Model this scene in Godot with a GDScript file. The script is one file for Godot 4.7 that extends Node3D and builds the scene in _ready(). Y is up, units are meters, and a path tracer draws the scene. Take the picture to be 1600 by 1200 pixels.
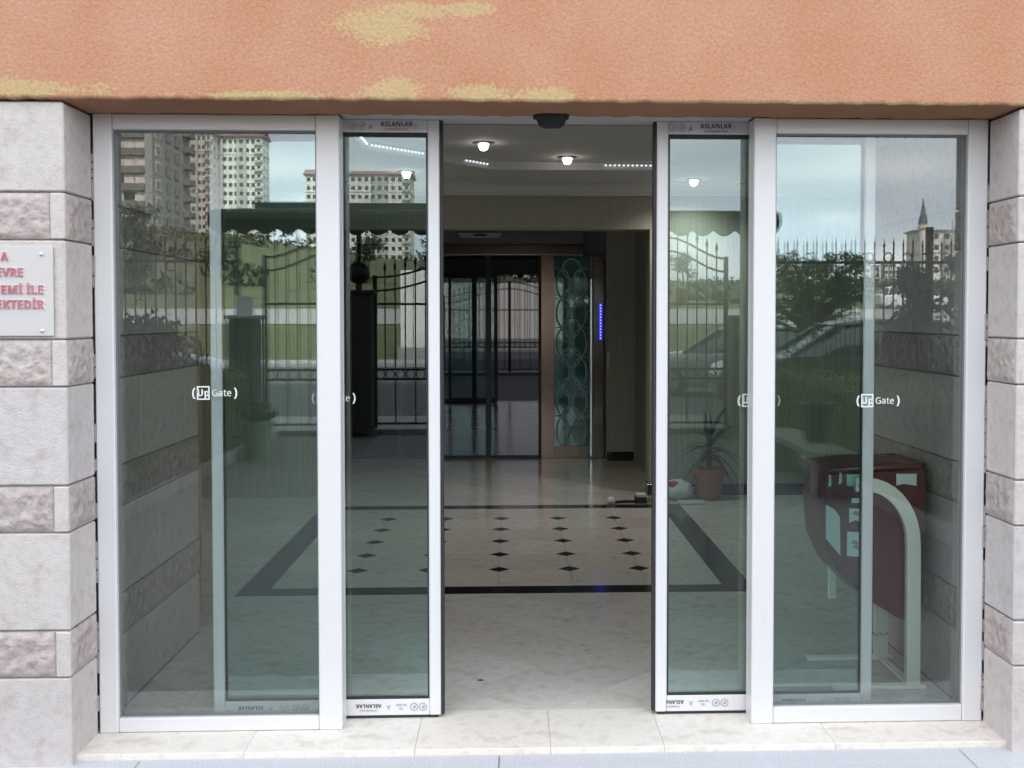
extends Node3D

var M := {}
var rng := RandomNumberGenerator.new()
var taken := {}
const ORD := ["first", "second", "third", "fourth", "fifth", "sixth", "seventh", "eighth", "ninth", "tenth", "eleventh", "twelfth", "thirteenth", "fourteenth", "fifteenth", "sixteenth", "seventeenth"]

func _ready() -> void:
	rng.seed = 4711
	# ---- camera (a cropped phone picture: the lens axis is not in the middle of the frame)
	var cam := Camera3D.new()
	cam.name = "camera"
	cam.projection = Camera3D.PROJECTION_FRUSTUM
	cam.near = 0.05
	cam.far = 3000.0
	cam.size = 0.05 * 1200.0 / 1700.0
	cam.frustum_offset = Vector2(-0.05 * 65.0 / 1700.0, -0.05 * 56.0 / 1700.0)
	cam.position = Vector3(0, 1.59, 4.16)
	cam.rotation_degrees = Vector3(-1.7, -2.17, 0)
	add_child(cam)
	cam.current = true
	# ---- sky, sun, exposure
	var e := Environment.new()
	e.background_mode = Environment.BG_SKY
	var sky := Sky.new()
	var pan := PanoramaSkyMaterial.new()
	pan.panorama = sky_picture()
	sky.sky_material = pan
	e.sky = sky
	e.background_energy_multiplier = 1.0
	e.tonemap_mode = Environment.TONE_MAPPER_LINEAR
	e.tonemap_exposure = 3.15
	e.sdfgi_enabled = true
	e.ssao_enabled = true
	e.ssil_enabled = true
	var we := WorldEnvironment.new()
	we.name = "world_environment"
	we.environment = e
	add_child(we)
	var sun := DirectionalLight3D.new()
	sun.name = "sun"
	sun.light_energy = 1.2
	sun.light_angular_distance = 0.5
	sun.light_color = Color(1.0, 0.975, 0.94)
	sun.shadow_enabled = true
	sun.rotation_degrees = Vector3(-46, 165, 0)
	add_child(sun)
	make_materials()
	# ---- the building
	stucco_wall()
	pilasters()
	lobby_shell()
	floors()
	entrance_frames()
	sliding_leaf(true)
	sliding_leaf(false)
	glass_marks()
	lobby_back()
	lobby_things()
	ceiling_lights()
	waste_bin()
	# ---- what stands behind the camera and shows in the glass
	terrain()
	forecourt()
	fences_and_gate()
	greenery()
	street()
	far_buildings()

# ------------------------------------------------------------------ helpers
func lin(r: float, g: float, b: float) -> Color:
	return Color(r, g, b).linear_to_srgb()

func numbered(parent: Node, called: String) -> String:
	var key := str(parent.get_instance_id()) + called
	var k: int = taken.get(key, 0)
	taken[key] = k + 1
	return called if k == 0 else "%s_%03d" % [called, k]

func ns() -> SurfaceTool:
	var st := SurfaceTool.new()
	st.begin(Mesh.PRIMITIVE_TRIANGLES)
	return st

func put(parent: Node, called: String, mesh: Mesh, m: Material, at := Vector3.ZERO) -> MeshInstance3D:
	var o := MeshInstance3D.new()
	o.name = numbered(parent, called)
	o.mesh = mesh
	o.material_override = m
	o.position = at
	parent.add_child(o)
	return o

func part(parent: Node, called: String, st: SurfaceTool, m: Material, at := Vector3.ZERO) -> MeshInstance3D:
	return put(parent, called, st.commit(), m, at)

func tag(o: Node, label: String, category := "", group := "", kind := "") -> Node:
	if label: o.set_meta("label", label)
	if category: o.set_meta("category", category)
	if group: o.set_meta("group", group)
	if kind: o.set_meta("kind", kind)
	return o

func thing(called: String, label: String, category: String, at := Vector3.ZERO, group := "") -> Node3D:
	var o := Node3D.new()
	o.name = numbered(self, called)
	o.position = at
	add_child(o)
	tag(o, label, category, group)
	return o

func uvof(p: Vector3, n: Vector3) -> Vector2:
	var a := n.abs()
	if a.y >= a.x and a.y >= a.z: return Vector2(p.x, p.z)
	if a.x >= a.z: return Vector2(p.z, -p.y)
	return Vector2(p.x, -p.y)

func tri(st: SurfaceTool, a: Vector3, b: Vector3, c: Vector3, n: Vector3) -> void:
	if (b - a).cross(c - a).dot(n) > 0.0:
		var t := b
		b = c
		c = t
	for p in [a, b, c]:
		st.set_normal(n)
		st.set_uv(uvof(p, n))
		st.add_vertex(p)

func tri3(st: SurfaceTool, a: Vector3, b: Vector3, c: Vector3, na: Vector3, nb: Vector3, nc: Vector3) -> void:
	var P := [a, b, c]
	var N := [na, nb, nc]
	if (b - a).cross(c - a).dot(na + nb + nc) > 0.0:
		P = [a, c, b]
		N = [na, nc, nb]
	for i in 3:
		st.set_normal(N[i])
		st.set_uv(uvof(P[i], N[i]))
		st.add_vertex(P[i])

func quad(st: SurfaceTool, a: Vector3, b: Vector3, c: Vector3, d: Vector3, n: Vector3) -> void:
	tri(st, a, b, c, n)
	tri(st, a, c, d, n)

func bx(st: SurfaceTool, lo: Vector3, hi: Vector3, b := 0.0) -> void:
	var c := (lo + hi) / 2.0
	var h := ((hi - lo) / 2.0).abs()
	var g := h - Vector3.ONE * b
	for i in 3:
		var j := (i + 1) % 3
		var k := (i + 2) % 3
		for s: float in [-1.0, 1.0]:
			var n := Vector3.ZERO
			n[i] = s
			var P := []
			for q in [[-1.0, -1.0], [1.0, -1.0], [1.0, 1.0], [-1.0, 1.0]]:
				var v := Vector3.ZERO
				v[i] = s * h[i]
				v[j] = q[0] * g[j]
				v[k] = q[1] * g[k]
				P.append(c + v)
			quad(st, P[0], P[1], P[2], P[3], n)
			if b > 0.0:
				for t: float in [-1.0, 1.0]:
					var n2 := n
					n2[j] = t
					var E1 := Vector3.ZERO
					E1[i] = s * h[i]
					E1[j] = t * g[j]
					var E2 := Vector3.ZERO
					E2[i] = s * g[i]
					E2[j] = t * h[j]
					var kk := Vector3.ZERO
					kk[k] = g[k]
					quad(st, c + E1 - kk, c + E1 + kk, c + E2 + kk, c + E2 - kk, n2.normalized())
	if b > 0.0:
		for sx: float in [-1.0, 1.0]:
			for sy: float in [-1.0, 1.0]:
				for sz: float in [-1.0, 1.0]:
					var s3 := Vector3(sx, sy, sz)
					tri(st, c + Vector3(h.x, g.y, g.z) * s3, c + Vector3(g.x, h.y, g.z) * s3, c + Vector3(g.x, g.y, h.z) * s3, s3.normalized())

func boxed(lo: Vector3, hi: Vector3, b := 0.0) -> SurfaceTool:
	var st := ns()
	bx(st, lo, hi, b)
	return st

func tube(st: SurfaceTool, pts: Array, r, sides := 8, shut := false) -> void:
	# r: one radius, or one per point; shut: the last point joins the first
	var n := pts.size()
	var rings := []
	var side := Vector3.ZERO
	for i in n:
		var d: Vector3
		if shut: d = (pts[(i + 1) % n] - pts[(i + n - 1) % n]).normalized()
		else: d = (pts[mini(i + 1, n - 1)] - pts[maxi(i - 1, 0)]).normalized()
		if side == Vector3.ZERO:
			side = d.cross(Vector3.UP if absf(d.y) < 0.9 else Vector3.RIGHT).normalized()
		side = (side - d * side.dot(d)).normalized()
		var up := side.cross(d)
		var ring := []
		var rr: float = r[i] if r is Array else r
		for k in sides:
			var a := TAU * (k + 0.5) / sides
			var nn := side * cos(a) + up * sin(a)
			ring.append([pts[i] + nn * rr, nn])
		rings.append(ring)
	for i in (n if shut else n - 1):
		for k in sides:
			var A = rings[i][k]
			var B = rings[(i + 1) % n][k]
			var C = rings[(i + 1) % n][(k + 1) % sides]
			var D = rings[i][(k + 1) % sides]
			if sides <= 4:
				var fn: Vector3 = (A[1] + D[1]).normalized()
				quad(st, A[0], B[0], C[0], D[0], fn)
			else:
				tri3(st, A[0], B[0], C[0], A[1], B[1], C[1])
				tri3(st, A[0], C[0], D[0], A[1], C[1], D[1])
	if not shut:
		for q in [[0, 1], [n - 1, n - 2]]:
			var dn: Vector3 = (pts[q[0]] - pts[q[1]]).normalized()
			for k in sides:
				tri(st, pts[q[0]], rings[q[0]][k][0], rings[q[0]][(k + 1) % sides][0], dn)

func lathe(st: SurfaceTool, prof: Array, sides := 16, at := Vector3.ZERO) -> void:
	for i in prof.size() - 1:
		var p: Vector2 = prof[i]
		var q: Vector2 = prof[i + 1]
		var d := q - p
		var nr := Vector2(d.y, -d.x).normalized()
		for k in sides:
			var a := TAU * k / sides
			var b := TAU * (k + 1) / sides
			var ca := Vector3(cos(a), 0, sin(a))
			var cb := Vector3(cos(b), 0, sin(b))
			var na := (ca * nr.x + Vector3.UP * nr.y).normalized()
			var nb := (cb * nr.x + Vector3.UP * nr.y).normalized()
			var A := at + ca * p.x + Vector3.UP * p.y
			var B := at + cb * p.x + Vector3.UP * p.y
			var C := at + cb * q.x + Vector3.UP * q.y
			var D := at + ca * q.x + Vector3.UP * q.y
			if p.x > 0.00001: tri3(st, A, B, C, na, nb, nb)
			if q.x > 0.00001: tri3(st, A, C, D, na, nb, na)

func ball(st: SurfaceTool, c: Vector3, r: Vector3, rows := 10, cols := 16) -> void:
	for i in rows:
		var a := PI * i / rows - PI / 2
		var b := PI * (i + 1) / rows - PI / 2
		for k in cols:
			var N := []
			for q in [[a, k], [a, k + 1], [b, k + 1], [b, k]]:
				var f: float = TAU * q[1] / cols
				N.append(Vector3(cos(q[0]) * cos(f), sin(q[0]), cos(q[0]) * sin(f)))
			if i > 0: tri3(st, c + N[0] * r, c + N[1] * r, c + N[2] * r, N[0], N[1], N[2])
			if i < rows - 1: tri3(st, c + N[0] * r, c + N[2] * r, c + N[3] * r, N[0], N[2], N[3])

func lay(p: Vector2, t: float, plane: String) -> Vector3:
	if plane == "xy": return Vector3(p.x, p.y, t)
	if plane == "xz": return Vector3(p.x, t, p.y)
	return Vector3(t, p.y, p.x)

func prism(st: SurfaceTool, poly: PackedVector2Array, t0: float, t1: float, plane := "xy") -> void:
	var idx := Geometry2D.triangulate_polygon(poly)
	var up := lay(Vector2.ZERO, 1, plane)
	for i in range(0, idx.size(), 3):
		for s in [[t1, up], [t0, -up]]:
			tri(st, lay(poly[idx[i]], s[0], plane), lay(poly[idx[i + 1]], s[0], plane), lay(poly[idx[i + 2]], s[0], plane), s[1])
	var sgn := 1.0 if Geometry2D.is_polygon_clockwise(poly) else -1.0
	# Godot's clockwise has y up here
	var area := 0.0
	for i in poly.size():
		area += poly[i].cross(poly[(i + 1) % poly.size()])
	sgn = 1.0 if area > 0 else -1.0
	for i in poly.size():
		var a := poly[i]
		var b := poly[(i + 1) % poly.size()]
		var d := b - a
		if d.length() < 1e-6: continue
		var n := lay(Vector2(d.y, -d.x).normalized() * sgn, 0, plane)
		quad(st, lay(a, t0, plane), lay(b, t0, plane), lay(b, t1, plane), lay(a, t1, plane), n)

func grid(st: SurfaceTool, rows: Array, hint: Vector3, is_dir := true) -> void:
	var R := rows.size()
	var C: int = rows[0].size()
	var N := []
	for i in R:
		var line := []
		for j in C:
			var a: Vector3 = rows[mini(i + 1, R - 1)][j] - rows[maxi(i - 1, 0)][j]
			var b: Vector3 = rows[i][mini(j + 1, C - 1)] - rows[i][maxi(j - 1, 0)]
			var n := a.cross(b).normalized()
			var w: Vector3 = hint if is_dir else rows[i][j] - hint
			line.append(-n if n.dot(w) < 0 else n)
		N.append(line)
	for i in R - 1:
		for j in C - 1:
			tri3(st, rows[i][j], rows[i][j + 1], rows[i + 1][j + 1], N[i][j], N[i][j + 1], N[i + 1][j + 1])
			tri3(st, rows[i][j], rows[i + 1][j + 1], rows[i + 1][j], N[i][j], N[i + 1][j + 1], N[i + 1][j])

func leaf_mesh(blobs: Array, count: int, size: float, dark: Color, pale: Color, seed_: int, shell := 0.55) -> ArrayMesh:
	# blobs: [centre, radii]; small folded leaves spread through the outer part of each
	var r := RandomNumberGenerator.new()
	r.seed = seed_
	var V := PackedVector3Array()
	var N := PackedVector3Array()
	var K := PackedColorArray()
	var I := PackedInt32Array()
	for k in count:
		var bl: Array = blobs[k % blobs.size()]
		var d := Vector3(r.randfn(), r.randfn(), r.randfn()).normalized()
		var rad := shell + (1.0 - shell) * sqrt(r.randf()) + 0.09 * r.randfn()
		var p: Vector3 = bl[0] + d * bl[1] * rad
		var ax := (d + 0.9 * Vector3(r.randfn(), r.randfn(), r.randfn())).normalized()
		var sd := ax.cross(Vector3(r.randfn(), r.randfn(), r.randfn())).normalized()
		var up := sd.cross(ax).normalized()
		if up.dot(d) < 0: up = -up
		var s := size * r.randf_range(0.6, 1.35)
		var col := dark.lerp(pale, r.randf() * r.randf())
		var b := V.size()
		V.append(p - ax * s * 0.5)
		V.append(p + sd * s * 0.26 + up * s * 0.08)
		V.append(p + ax * s * 0.5)
		V.append(p - sd * s * 0.26 + up * s * 0.08)
		for q in 4:
			N.append((up + d * 0.5).normalized())
			K.append(col)
		var cw := (V[b + 1] - V[b]).cross(V[b + 2] - V[b]).dot(up) < 0
		I.append_array([b, b + 1, b + 2, b, b + 2, b + 3] if cw else [b, b + 2, b + 1, b, b + 3, b + 2])
	var A := []
	A.resize(Mesh.ARRAY_MAX)
	A[Mesh.ARRAY_VERTEX] = V
	A[Mesh.ARRAY_NORMAL] = N
	A[Mesh.ARRAY_COLOR] = K
	A[Mesh.ARRAY_INDEX] = I
	var m := ArrayMesh.new()
	m.add_surface_from_arrays(Mesh.PRIMITIVE_TRIANGLES, A)
	return m

func text_mesh(s: String, height: float, bold := false, serif := false, depth := 0.0012) -> TextMesh:
	var t := TextMesh.new()
	var f := SystemFont.new()
	f.font_names = PackedStringArray(["Droid Serif" if serif else "Droid Sans"])
	f.font_weight = 700 if bold else 400
	t.font = f
	t.text = s
	t.font_size = 48
	t.pixel_size = height / 36.0      # height of capitals
	t.depth = depth
	t.curve_step = 2.0
	return t

# ------------------------------------------------------------------ textures and materials
func noise_tex(freq: float, octaves: int, stops: Array, size := 512, kind := FastNoiseLite.TYPE_SIMPLEX_SMOOTH, fractal := FastNoiseLite.FRACTAL_FBM, warp := 0.0, seed_ := 1) -> NoiseTexture2D:
	var n := FastNoiseLite.new()
	n.seed = seed_
	n.noise_type = kind
	n.frequency = freq
	n.fractal_type = fractal
	n.fractal_octaves = octaves
	if warp > 0:
		n.domain_warp_enabled = true
		n.domain_warp_amplitude = warp
		n.domain_warp_frequency = freq * 0.8
	var t := NoiseTexture2D.new()
	t.width = size
	t.height = size
	t.seamless = true
	t.noise = n
	if stops.size():
		var g := Gradient.new()
		var off := PackedFloat32Array()
		var cols := PackedColorArray()
		for s in stops:
			off.append(s[0])
			cols.append(s[1])
		g.offsets = off
		g.colors = cols
		t.color_ramp = g
	return t

func mat(c: Color, rough := 0.7, metal := 0.0) -> StandardMaterial3D:
	var m := StandardMaterial3D.new()
	m.albedo_color = c
	m.roughness = rough
	m.metallic = metal
	return m

func tri_mat(c: Color, tex: Texture2D, scale: float, rough := 0.7, bump: Texture2D = null, cm := 0.0) -> StandardMaterial3D:
	var m := mat(c, rough)
	m.albedo_texture = tex
	m.uv1_triplanar = true
	m.uv1_world_triplanar = true
	m.uv1_scale = Vector3.ONE * scale
	if bump:
		m.heightmap_enabled = true
		m.heightmap_texture = bump
		m.heightmap_scale = cm
	return m

func gy(v: float) -> Color:
	return Color(v, v, v)

func make_materials() -> void:
	# painted aluminium, seals, glass
	var grime := noise_tex(0.05, 5, [[0.0, gy(0.96)], [0.12, gy(0.985)], [0.25, gy(0.997)], [1.0, gy(1.0)]], 512, FastNoiseLite.TYPE_SIMPLEX, FastNoiseLite.FRACTAL_FBM, 8, 77)
	M.alu = tri_mat(lin(0.67, 0.65, 0.655), grime, 0.7, 0.38)
	M.alu.clearcoat_enabled = true
	M.alu.clearcoat = 0.25
	M.alu.clearcoat_roughness = 0.25
	M.film = mat(lin(0.62, 0.61, 0.66), 0.3)
	M.rubber = mat(lin(0.02, 0.02, 0.024), 0.6)
	M.dark_alu = mat(lin(0.16, 0.17, 0.18), 0.4)
	M.glass = StandardMaterial3D.new()
	M.glass.transparency = BaseMaterial3D.TRANSPARENCY_ALPHA
	M.glass.albedo_color = lin(0.90, 0.99, 0.97)
	M.glass.albedo_color.a = 0.0
	M.glass.roughness = 0.0
	M.glass.refraction_enabled = true
	M.glass.refraction_scale = 0.07
	M.leaf_glass = M.glass.duplicate()
	M.leaf_glass.albedo_color = lin(0.72, 0.96, 0.93)
	M.leaf_glass.albedo_color.a = 0.0
	M.etch = mat(lin(0.72, 0.74, 0.72), 0.8)
	M.print_black = mat(lin(0.03, 0.03, 0.035), 0.5)
	M.print_grey = mat(lin(0.30, 0.31, 0.33), 0.5)
	M.print_red = mat(lin(0.50, 0.10, 0.06), 0.5)
	M.sign_red = mat(lin(0.44, 0.13, 0.16), 0.5)
	M.sign_white = mat(lin(0.72, 0.66, 0.67), 0.5)
	M.chrome = mat(lin(0.75, 0.75, 0.76), 0.18, 1.0)
	M.black = mat(lin(0.012, 0.012, 0.014), 0.45)
	# stone
	var tuff := noise_tex(0.03, 5, [[0.0, Color(0.91, 0.895, 0.89)], [0.30, Color(0.96, 0.95, 0.945)], [0.6, Color(0.98, 0.97, 0.965)], [1.0, Color(1.0, 0.99, 0.985)]], 512, FastNoiseLite.TYPE_SIMPLEX_SMOOTH, FastNoiseLite.FRACTAL_FBM, 0, 3)
	var pits := noise_tex(0.11, 3, [[0.0, gy(0.0)], [0.2, gy(0.55)], [0.34, gy(0.95)], [1.0, gy(1.0)]], 512, FastNoiseLite.TYPE_SIMPLEX, FastNoiseLite.FRACTAL_FBM, 0, 5)
	var stain := noise_tex(0.012, 5, [[0.0, Color(0.91, 0.885, 0.87)], [0.35, Color(0.98, 0.97, 0.965)], [1.0, Color(1, 1, 1)]], 512, FastNoiseLite.TYPE_SIMPLEX_SMOOTH, FastNoiseLite.FRACTAL_FBM, 20.0, 8)
	M.stones = []
	for t in [[0.57, 0.535, 0.525], [0.585, 0.55, 0.54], [0.56, 0.53, 0.53], [0.58, 0.535, 0.52]]:
		var m := tri_mat(lin(t[0], t[1], t[2]), tuff, 1.6, 0.88, pits, 0.25)
		m.detail_enabled = true
		m.detail_blend_mode = BaseMaterial3D.BLEND_MODE_MUL
		m.detail_albedo = stain
		m.detail_mask = noise_tex(0.02, 2, [[0.0, gy(1.0)], [1.0, gy(1.0)]], 32)
		M.stones.append(m)
	var rough_tex := noise_tex(0.022, 5, [[0.0, Color(0.80, 0.76, 0.755)], [0.4, Color(0.90, 0.865, 0.86)], [0.7, Color(0.95, 0.92, 0.91)], [1.0, Color(1, 0.99, 0.98)]], 512, FastNoiseLite.TYPE_SIMPLEX, FastNoiseLite.FRACTAL_FBM, 12, 9)
	var rough_h := noise_tex(0.03, 6, [], 512, FastNoiseLite.TYPE_SIMPLEX_SMOOTH, FastNoiseLite.FRACTAL_FBM, 0, 12)
	M.rough = []
	for t in [[0.51, 0.465, 0.45], [0.485, 0.445, 0.44], [0.525, 0.485, 0.465]]:
		M.rough.append(tri_mat(lin(t[0], t[1], t[2]), rough_tex, 1.4, 0.92, rough_h, 0.8))
	M.mortar = tri_mat(lin(0.36, 0.35, 0.36), rough_tex, 2.0, 0.95, pits, 0.3)
	# marble, granite, asphalt
	var veins := noise_tex(0.005, 6, [[0.0, Color(0.90, 0.85, 0.80)], [0.30, Color(0.955, 0.93, 0.90)], [0.46, Color(1.0, 0.985, 0.965)], [0.485, Color(0.93, 0.88, 0.83)], [0.505, Color(1.0, 0.985, 0.965)], [0.7, Color(0.975, 0.955, 0.93)], [1.0, Color(0.93, 0.90, 0.87)]], 1024, FastNoiseLite.TYPE_SIMPLEX_SMOOTH, FastNoiseLite.FRACTAL_FBM, 45, 21)
	M.marble = []
	for t in [[0.70, 0.685, 0.66], [0.74, 0.73, 0.71], [0.66, 0.655, 0.64], [0.73, 0.685, 0.655], [0.69, 0.66, 0.62]]:
		var mm := tri_mat(lin(t[0], t[1], t[2]), veins, 1.1 + 0.13 * M.marble.size(), 0.16)
		mm.uv1_offset = Vector3(0.31, 0.17, 0.53) * M.marble.size()
		M.marble.append(mm)
	M.threshold = []
	for t in [[0.75, 0.72, 0.695], [0.76, 0.735, 0.71], [0.75, 0.71, 0.68]]:
		M.threshold.append(tri_mat(lin(t[0], t[1], t[2]), veins, 1.3 + 0.2 * M.threshold.size(), 0.5))
	var speck := noise_tex(0.2, 3, [[0.0, gy(0.55)], [0.4, gy(0.86)], [0.6, gy(0.95)], [1.0, gy(1.0)]], 512, FastNoiseLite.TYPE_SIMPLEX, FastNoiseLite.FRACTAL_FBM, 0, 31)
	M.black_granite = tri_mat(lin(0.022, 0.022, 0.026), speck, 2.0, 0.14)
	M.paving = tri_mat(lin(0.64, 0.63, 0.67), speck, 1.7, 0.75, pits, 0.15)
	M.asphalt = tri_mat(lin(0.075, 0.077, 0.083), speck, 1.0, 0.9)
	M.concrete = tri_mat(lin(0.30, 0.30, 0.30), stain, 0.4, 0.9)
	M.joint = mat(lin(0.16, 0.145, 0.13), 0.9)
	# lobby
	var stripes := NoiseTexture2D.new()
	stripes = noise_tex(0.03, 3, [[0.0, Color(0.88, 0.87, 0.84)], [0.5, Color(0.96, 0.955, 0.935)], [1.0, Color(1, 1, 1)]], 512, FastNoiseLite.TYPE_SIMPLEX, FastNoiseLite.FRACTAL_FBM, 0, 41)
	M.wallpaper = tri_mat(lin(0.42, 0.41, 0.355), stripes, 1.0, 0.8)
	M.wallpaper.uv1_scale = Vector3(3.6, 0.05, 3.6)
	M.plaster = mat(lin(0.62, 0.62, 0.62), 0.9)
	M.wall_grey = mat(lin(0.42, 0.42, 0.40), 0.85)
	M.mirror_black = mat(lin(0.065, 0.065, 0.07), 0.015, 1.0)
	M.copper = mat(lin(0.12, 0.08, 0.066), 0.16, 1.0)
	M.brown = mat(lin(0.10, 0.045, 0.03), 0.2)
	M.brown.clearcoat_enabled = true
	M.brown.clearcoat = 0.6
	M.brown.clearcoat_roughness = 0.08
	M.teal_glass = mat(lin(0.04, 0.15, 0.15), 0.03)
	M.teal_glass.metallic_specular = 1.0
	M.frost = mat(lin(0.42, 0.62, 0.60), 0.7)
	M.grey_metal = mat(lin(0.17, 0.17, 0.17), 0.45, 0.4)
	M.brass = mat(lin(0.62, 0.52, 0.34), 0.3, 1.0)
	# things
	M.maroon = mat(lin(0.13, 0.024, 0.032), 0.36)
	M.cream = mat(lin(0.84, 0.84, 0.74), 0.45)
	M.paper = mat(lin(0.72, 0.74, 0.72), 0.7)
	M.paper_green = mat(lin(0.42, 0.70, 0.55), 0.6)
	M.clay = tri_mat(lin(0.36, 0.13, 0.09), stain, 3.0, 0.85)
	M.soil = mat(lin(0.04, 0.03, 0.025), 1.0)
	M.yucca = mat(lin(0.06, 0.095, 0.05), 0.5)
	M.yucca.backlight_enabled = true
	M.yucca.backlight = Color(0.15, 0.2, 0.1)
	M.plastic_white = mat(lin(0.62, 0.63, 0.64), 0.35)
	M.plastic_red = mat(lin(0.5, 0.05, 0.05), 0.4)
	M.ochre = mat(lin(0.38, 0.28, 0.10), 0.6)
	M.iron = mat(lin(0.018, 0.018, 0.018), 0.5)
	M.awning = tri_mat(lin(0.012, 0.013, 0.012), speck, 3.0, 0.85)
	M.awning_top = tri_mat(lin(0.03, 0.034, 0.03), speck, 3.0, 0.85)
	M.leaf = mat(Color(1, 1, 1), 0.6)
	M.leaf.vertex_color_use_as_albedo = true
	M.leaf.backlight_enabled = true
	M.leaf.backlight = Color(0.2, 0.22, 0.12)
	M.bark = mat(lin(0.08, 0.06, 0.045), 0.95)
	M.hedge_core = mat(lin(0.075, 0.085, 0.035), 1.0)
	var lawn := noise_tex(0.03, 5, [[0.0, Color(0.55, 0.58, 0.4)], [0.5, Color(0.8, 0.84, 0.6)], [1.0, Color(1.0, 0.98, 0.75)]], 512, FastNoiseLite.TYPE_SIMPLEX, FastNoiseLite.FRACTAL_FBM, 0, 51)
	M.grass = tri_mat(lin(0.115, 0.125, 0.065), lawn, 0.09, 1.0)
	M.dry_grass = tri_mat(lin(0.15, 0.145, 0.115), lawn, 0.013, 1.0)
	M.pale_road = mat(lin(0.30, 0.295, 0.28), 0.95)
	# far buildings
	M.tower = tri_mat(lin(0.35, 0.35, 0.34), stain, 0.05, 0.95)
	M.tower_band = tri_mat(lin(0.20, 0.195, 0.175), stain, 0.05, 0.95)
	M.tower_pale = mat(lin(0.72, 0.62, 0.58), 0.8)
	M.block_white = tri_mat(lin(0.78, 0.76, 0.72), stain, 0.04, 0.95)
	M.block_grey = tri_mat(lin(0.48, 0.49, 0.47), stain, 0.04, 0.95)
	M.block_pink = tri_mat(lin(0.70, 0.61, 0.56), stain, 0.04, 0.95)
	M.roof_red = mat(lin(0.30, 0.20, 0.18), 0.9)
	M.pane_far = mat(lin(0.06, 0.065, 0.07), 0.15)
	M.shutter = mat(lin(0.10, 0.10, 0.10), 0.7)
	M.lead = mat(lin(0.10, 0.11, 0.13), 0.6)
	# cars
	M.car_silver = mat(lin(0.42, 0.44, 0.46), 0.28, 0.35)
	M.car_silver.clearcoat_enabled = true
	M.car_dark = mat(lin(0.035, 0.04, 0.042), 0.25, 0.2)
	M.car_dark.clearcoat_enabled = true
	M.car_white = mat(lin(0.72, 0.72, 0.72), 0.3)
	M.car_white.clearcoat_enabled = true
	M.car_glass = mat(lin(0.02, 0.024, 0.026), 0.05)
	M.car_glass.metallic_specular = 0.9
	M.lamp_glass = mat(lin(0.7, 0.7, 0.7), 0.1, 0.5)
	# lamps
	M.bulb = mat(Color(1, 1, 1), 0.5)
	M.bulb.emission_enabled = true
	M.bulb.emission = Color(1.0, 0.97, 0.92)
	M.bulb.emission_energy_multiplier = 3.0
	M.led = mat(Color(0.9, 0.9, 0.9), 0.5)
	M.led.emission_enabled = true
	M.led.emission = Color(0.95, 0.97, 1.0)
	M.led.emission_energy_multiplier = 0.4
	M.led_blue = mat(Color(0.1, 0.12, 0.6), 0.5)
	M.led_blue.emission_enabled = true
	M.led_blue.emission = Color(0.10, 0.13, 0.95)
	M.led_blue.emission_energy_multiplier = 0.45

func sky_picture() -> ImageTexture:
	var w := 768
	var h := 384
	var im := Image.create(w, h, false, Image.FORMAT_RGBF)
	var n := FastNoiseLite.new()
	n.seed = 17
	n.frequency = 1.0
	n.fractal_octaves = 5
	var n2 := FastNoiseLite.new()
	n2.seed = 5
	n2.frequency = 0.8
	n2.fractal_octaves = 4
	for j in h:
		var el := PI / 2 - PI * (j + 0.5) / h
		for i in w:
			var f := ((i + 0.5) / w - 0.5) * TAU
			var d := Vector3(sin(f) * cos(el), sin(el), -cos(f) * cos(el))
			var c := Color(0.30, 0.29, 0.28)
			if el > -0.02:
				var y := maxf(d.y, 0.0)
				var q := Vector3(d.x, 0, d.z) / (y + 0.14)
				var base := Color(0.70, 0.79, 0.88)
				var k := smoothstep(-0.12, 0.3, n.get_noise_3d(q.x * 0.9, y * 9.0, q.z * 0.9))
				var k2 := smoothstep(-0.1, 0.3, n2.get_noise_3d(q.x * 0.6 + 9.0, y * 7.0, q.z * 0.6))
				c = base.lerp(Color(1.22, 1.21, 1.19), k * 0.85)
				c = c.lerp(Color(0.60, 0.65, 0.73), k2 * 0.7)
				c = c * (1.0 + 0.5 * exp(-el / 0.24))
			im.set_pixel(i, j, c)
	return ImageTexture.create_from_image(im)

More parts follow.
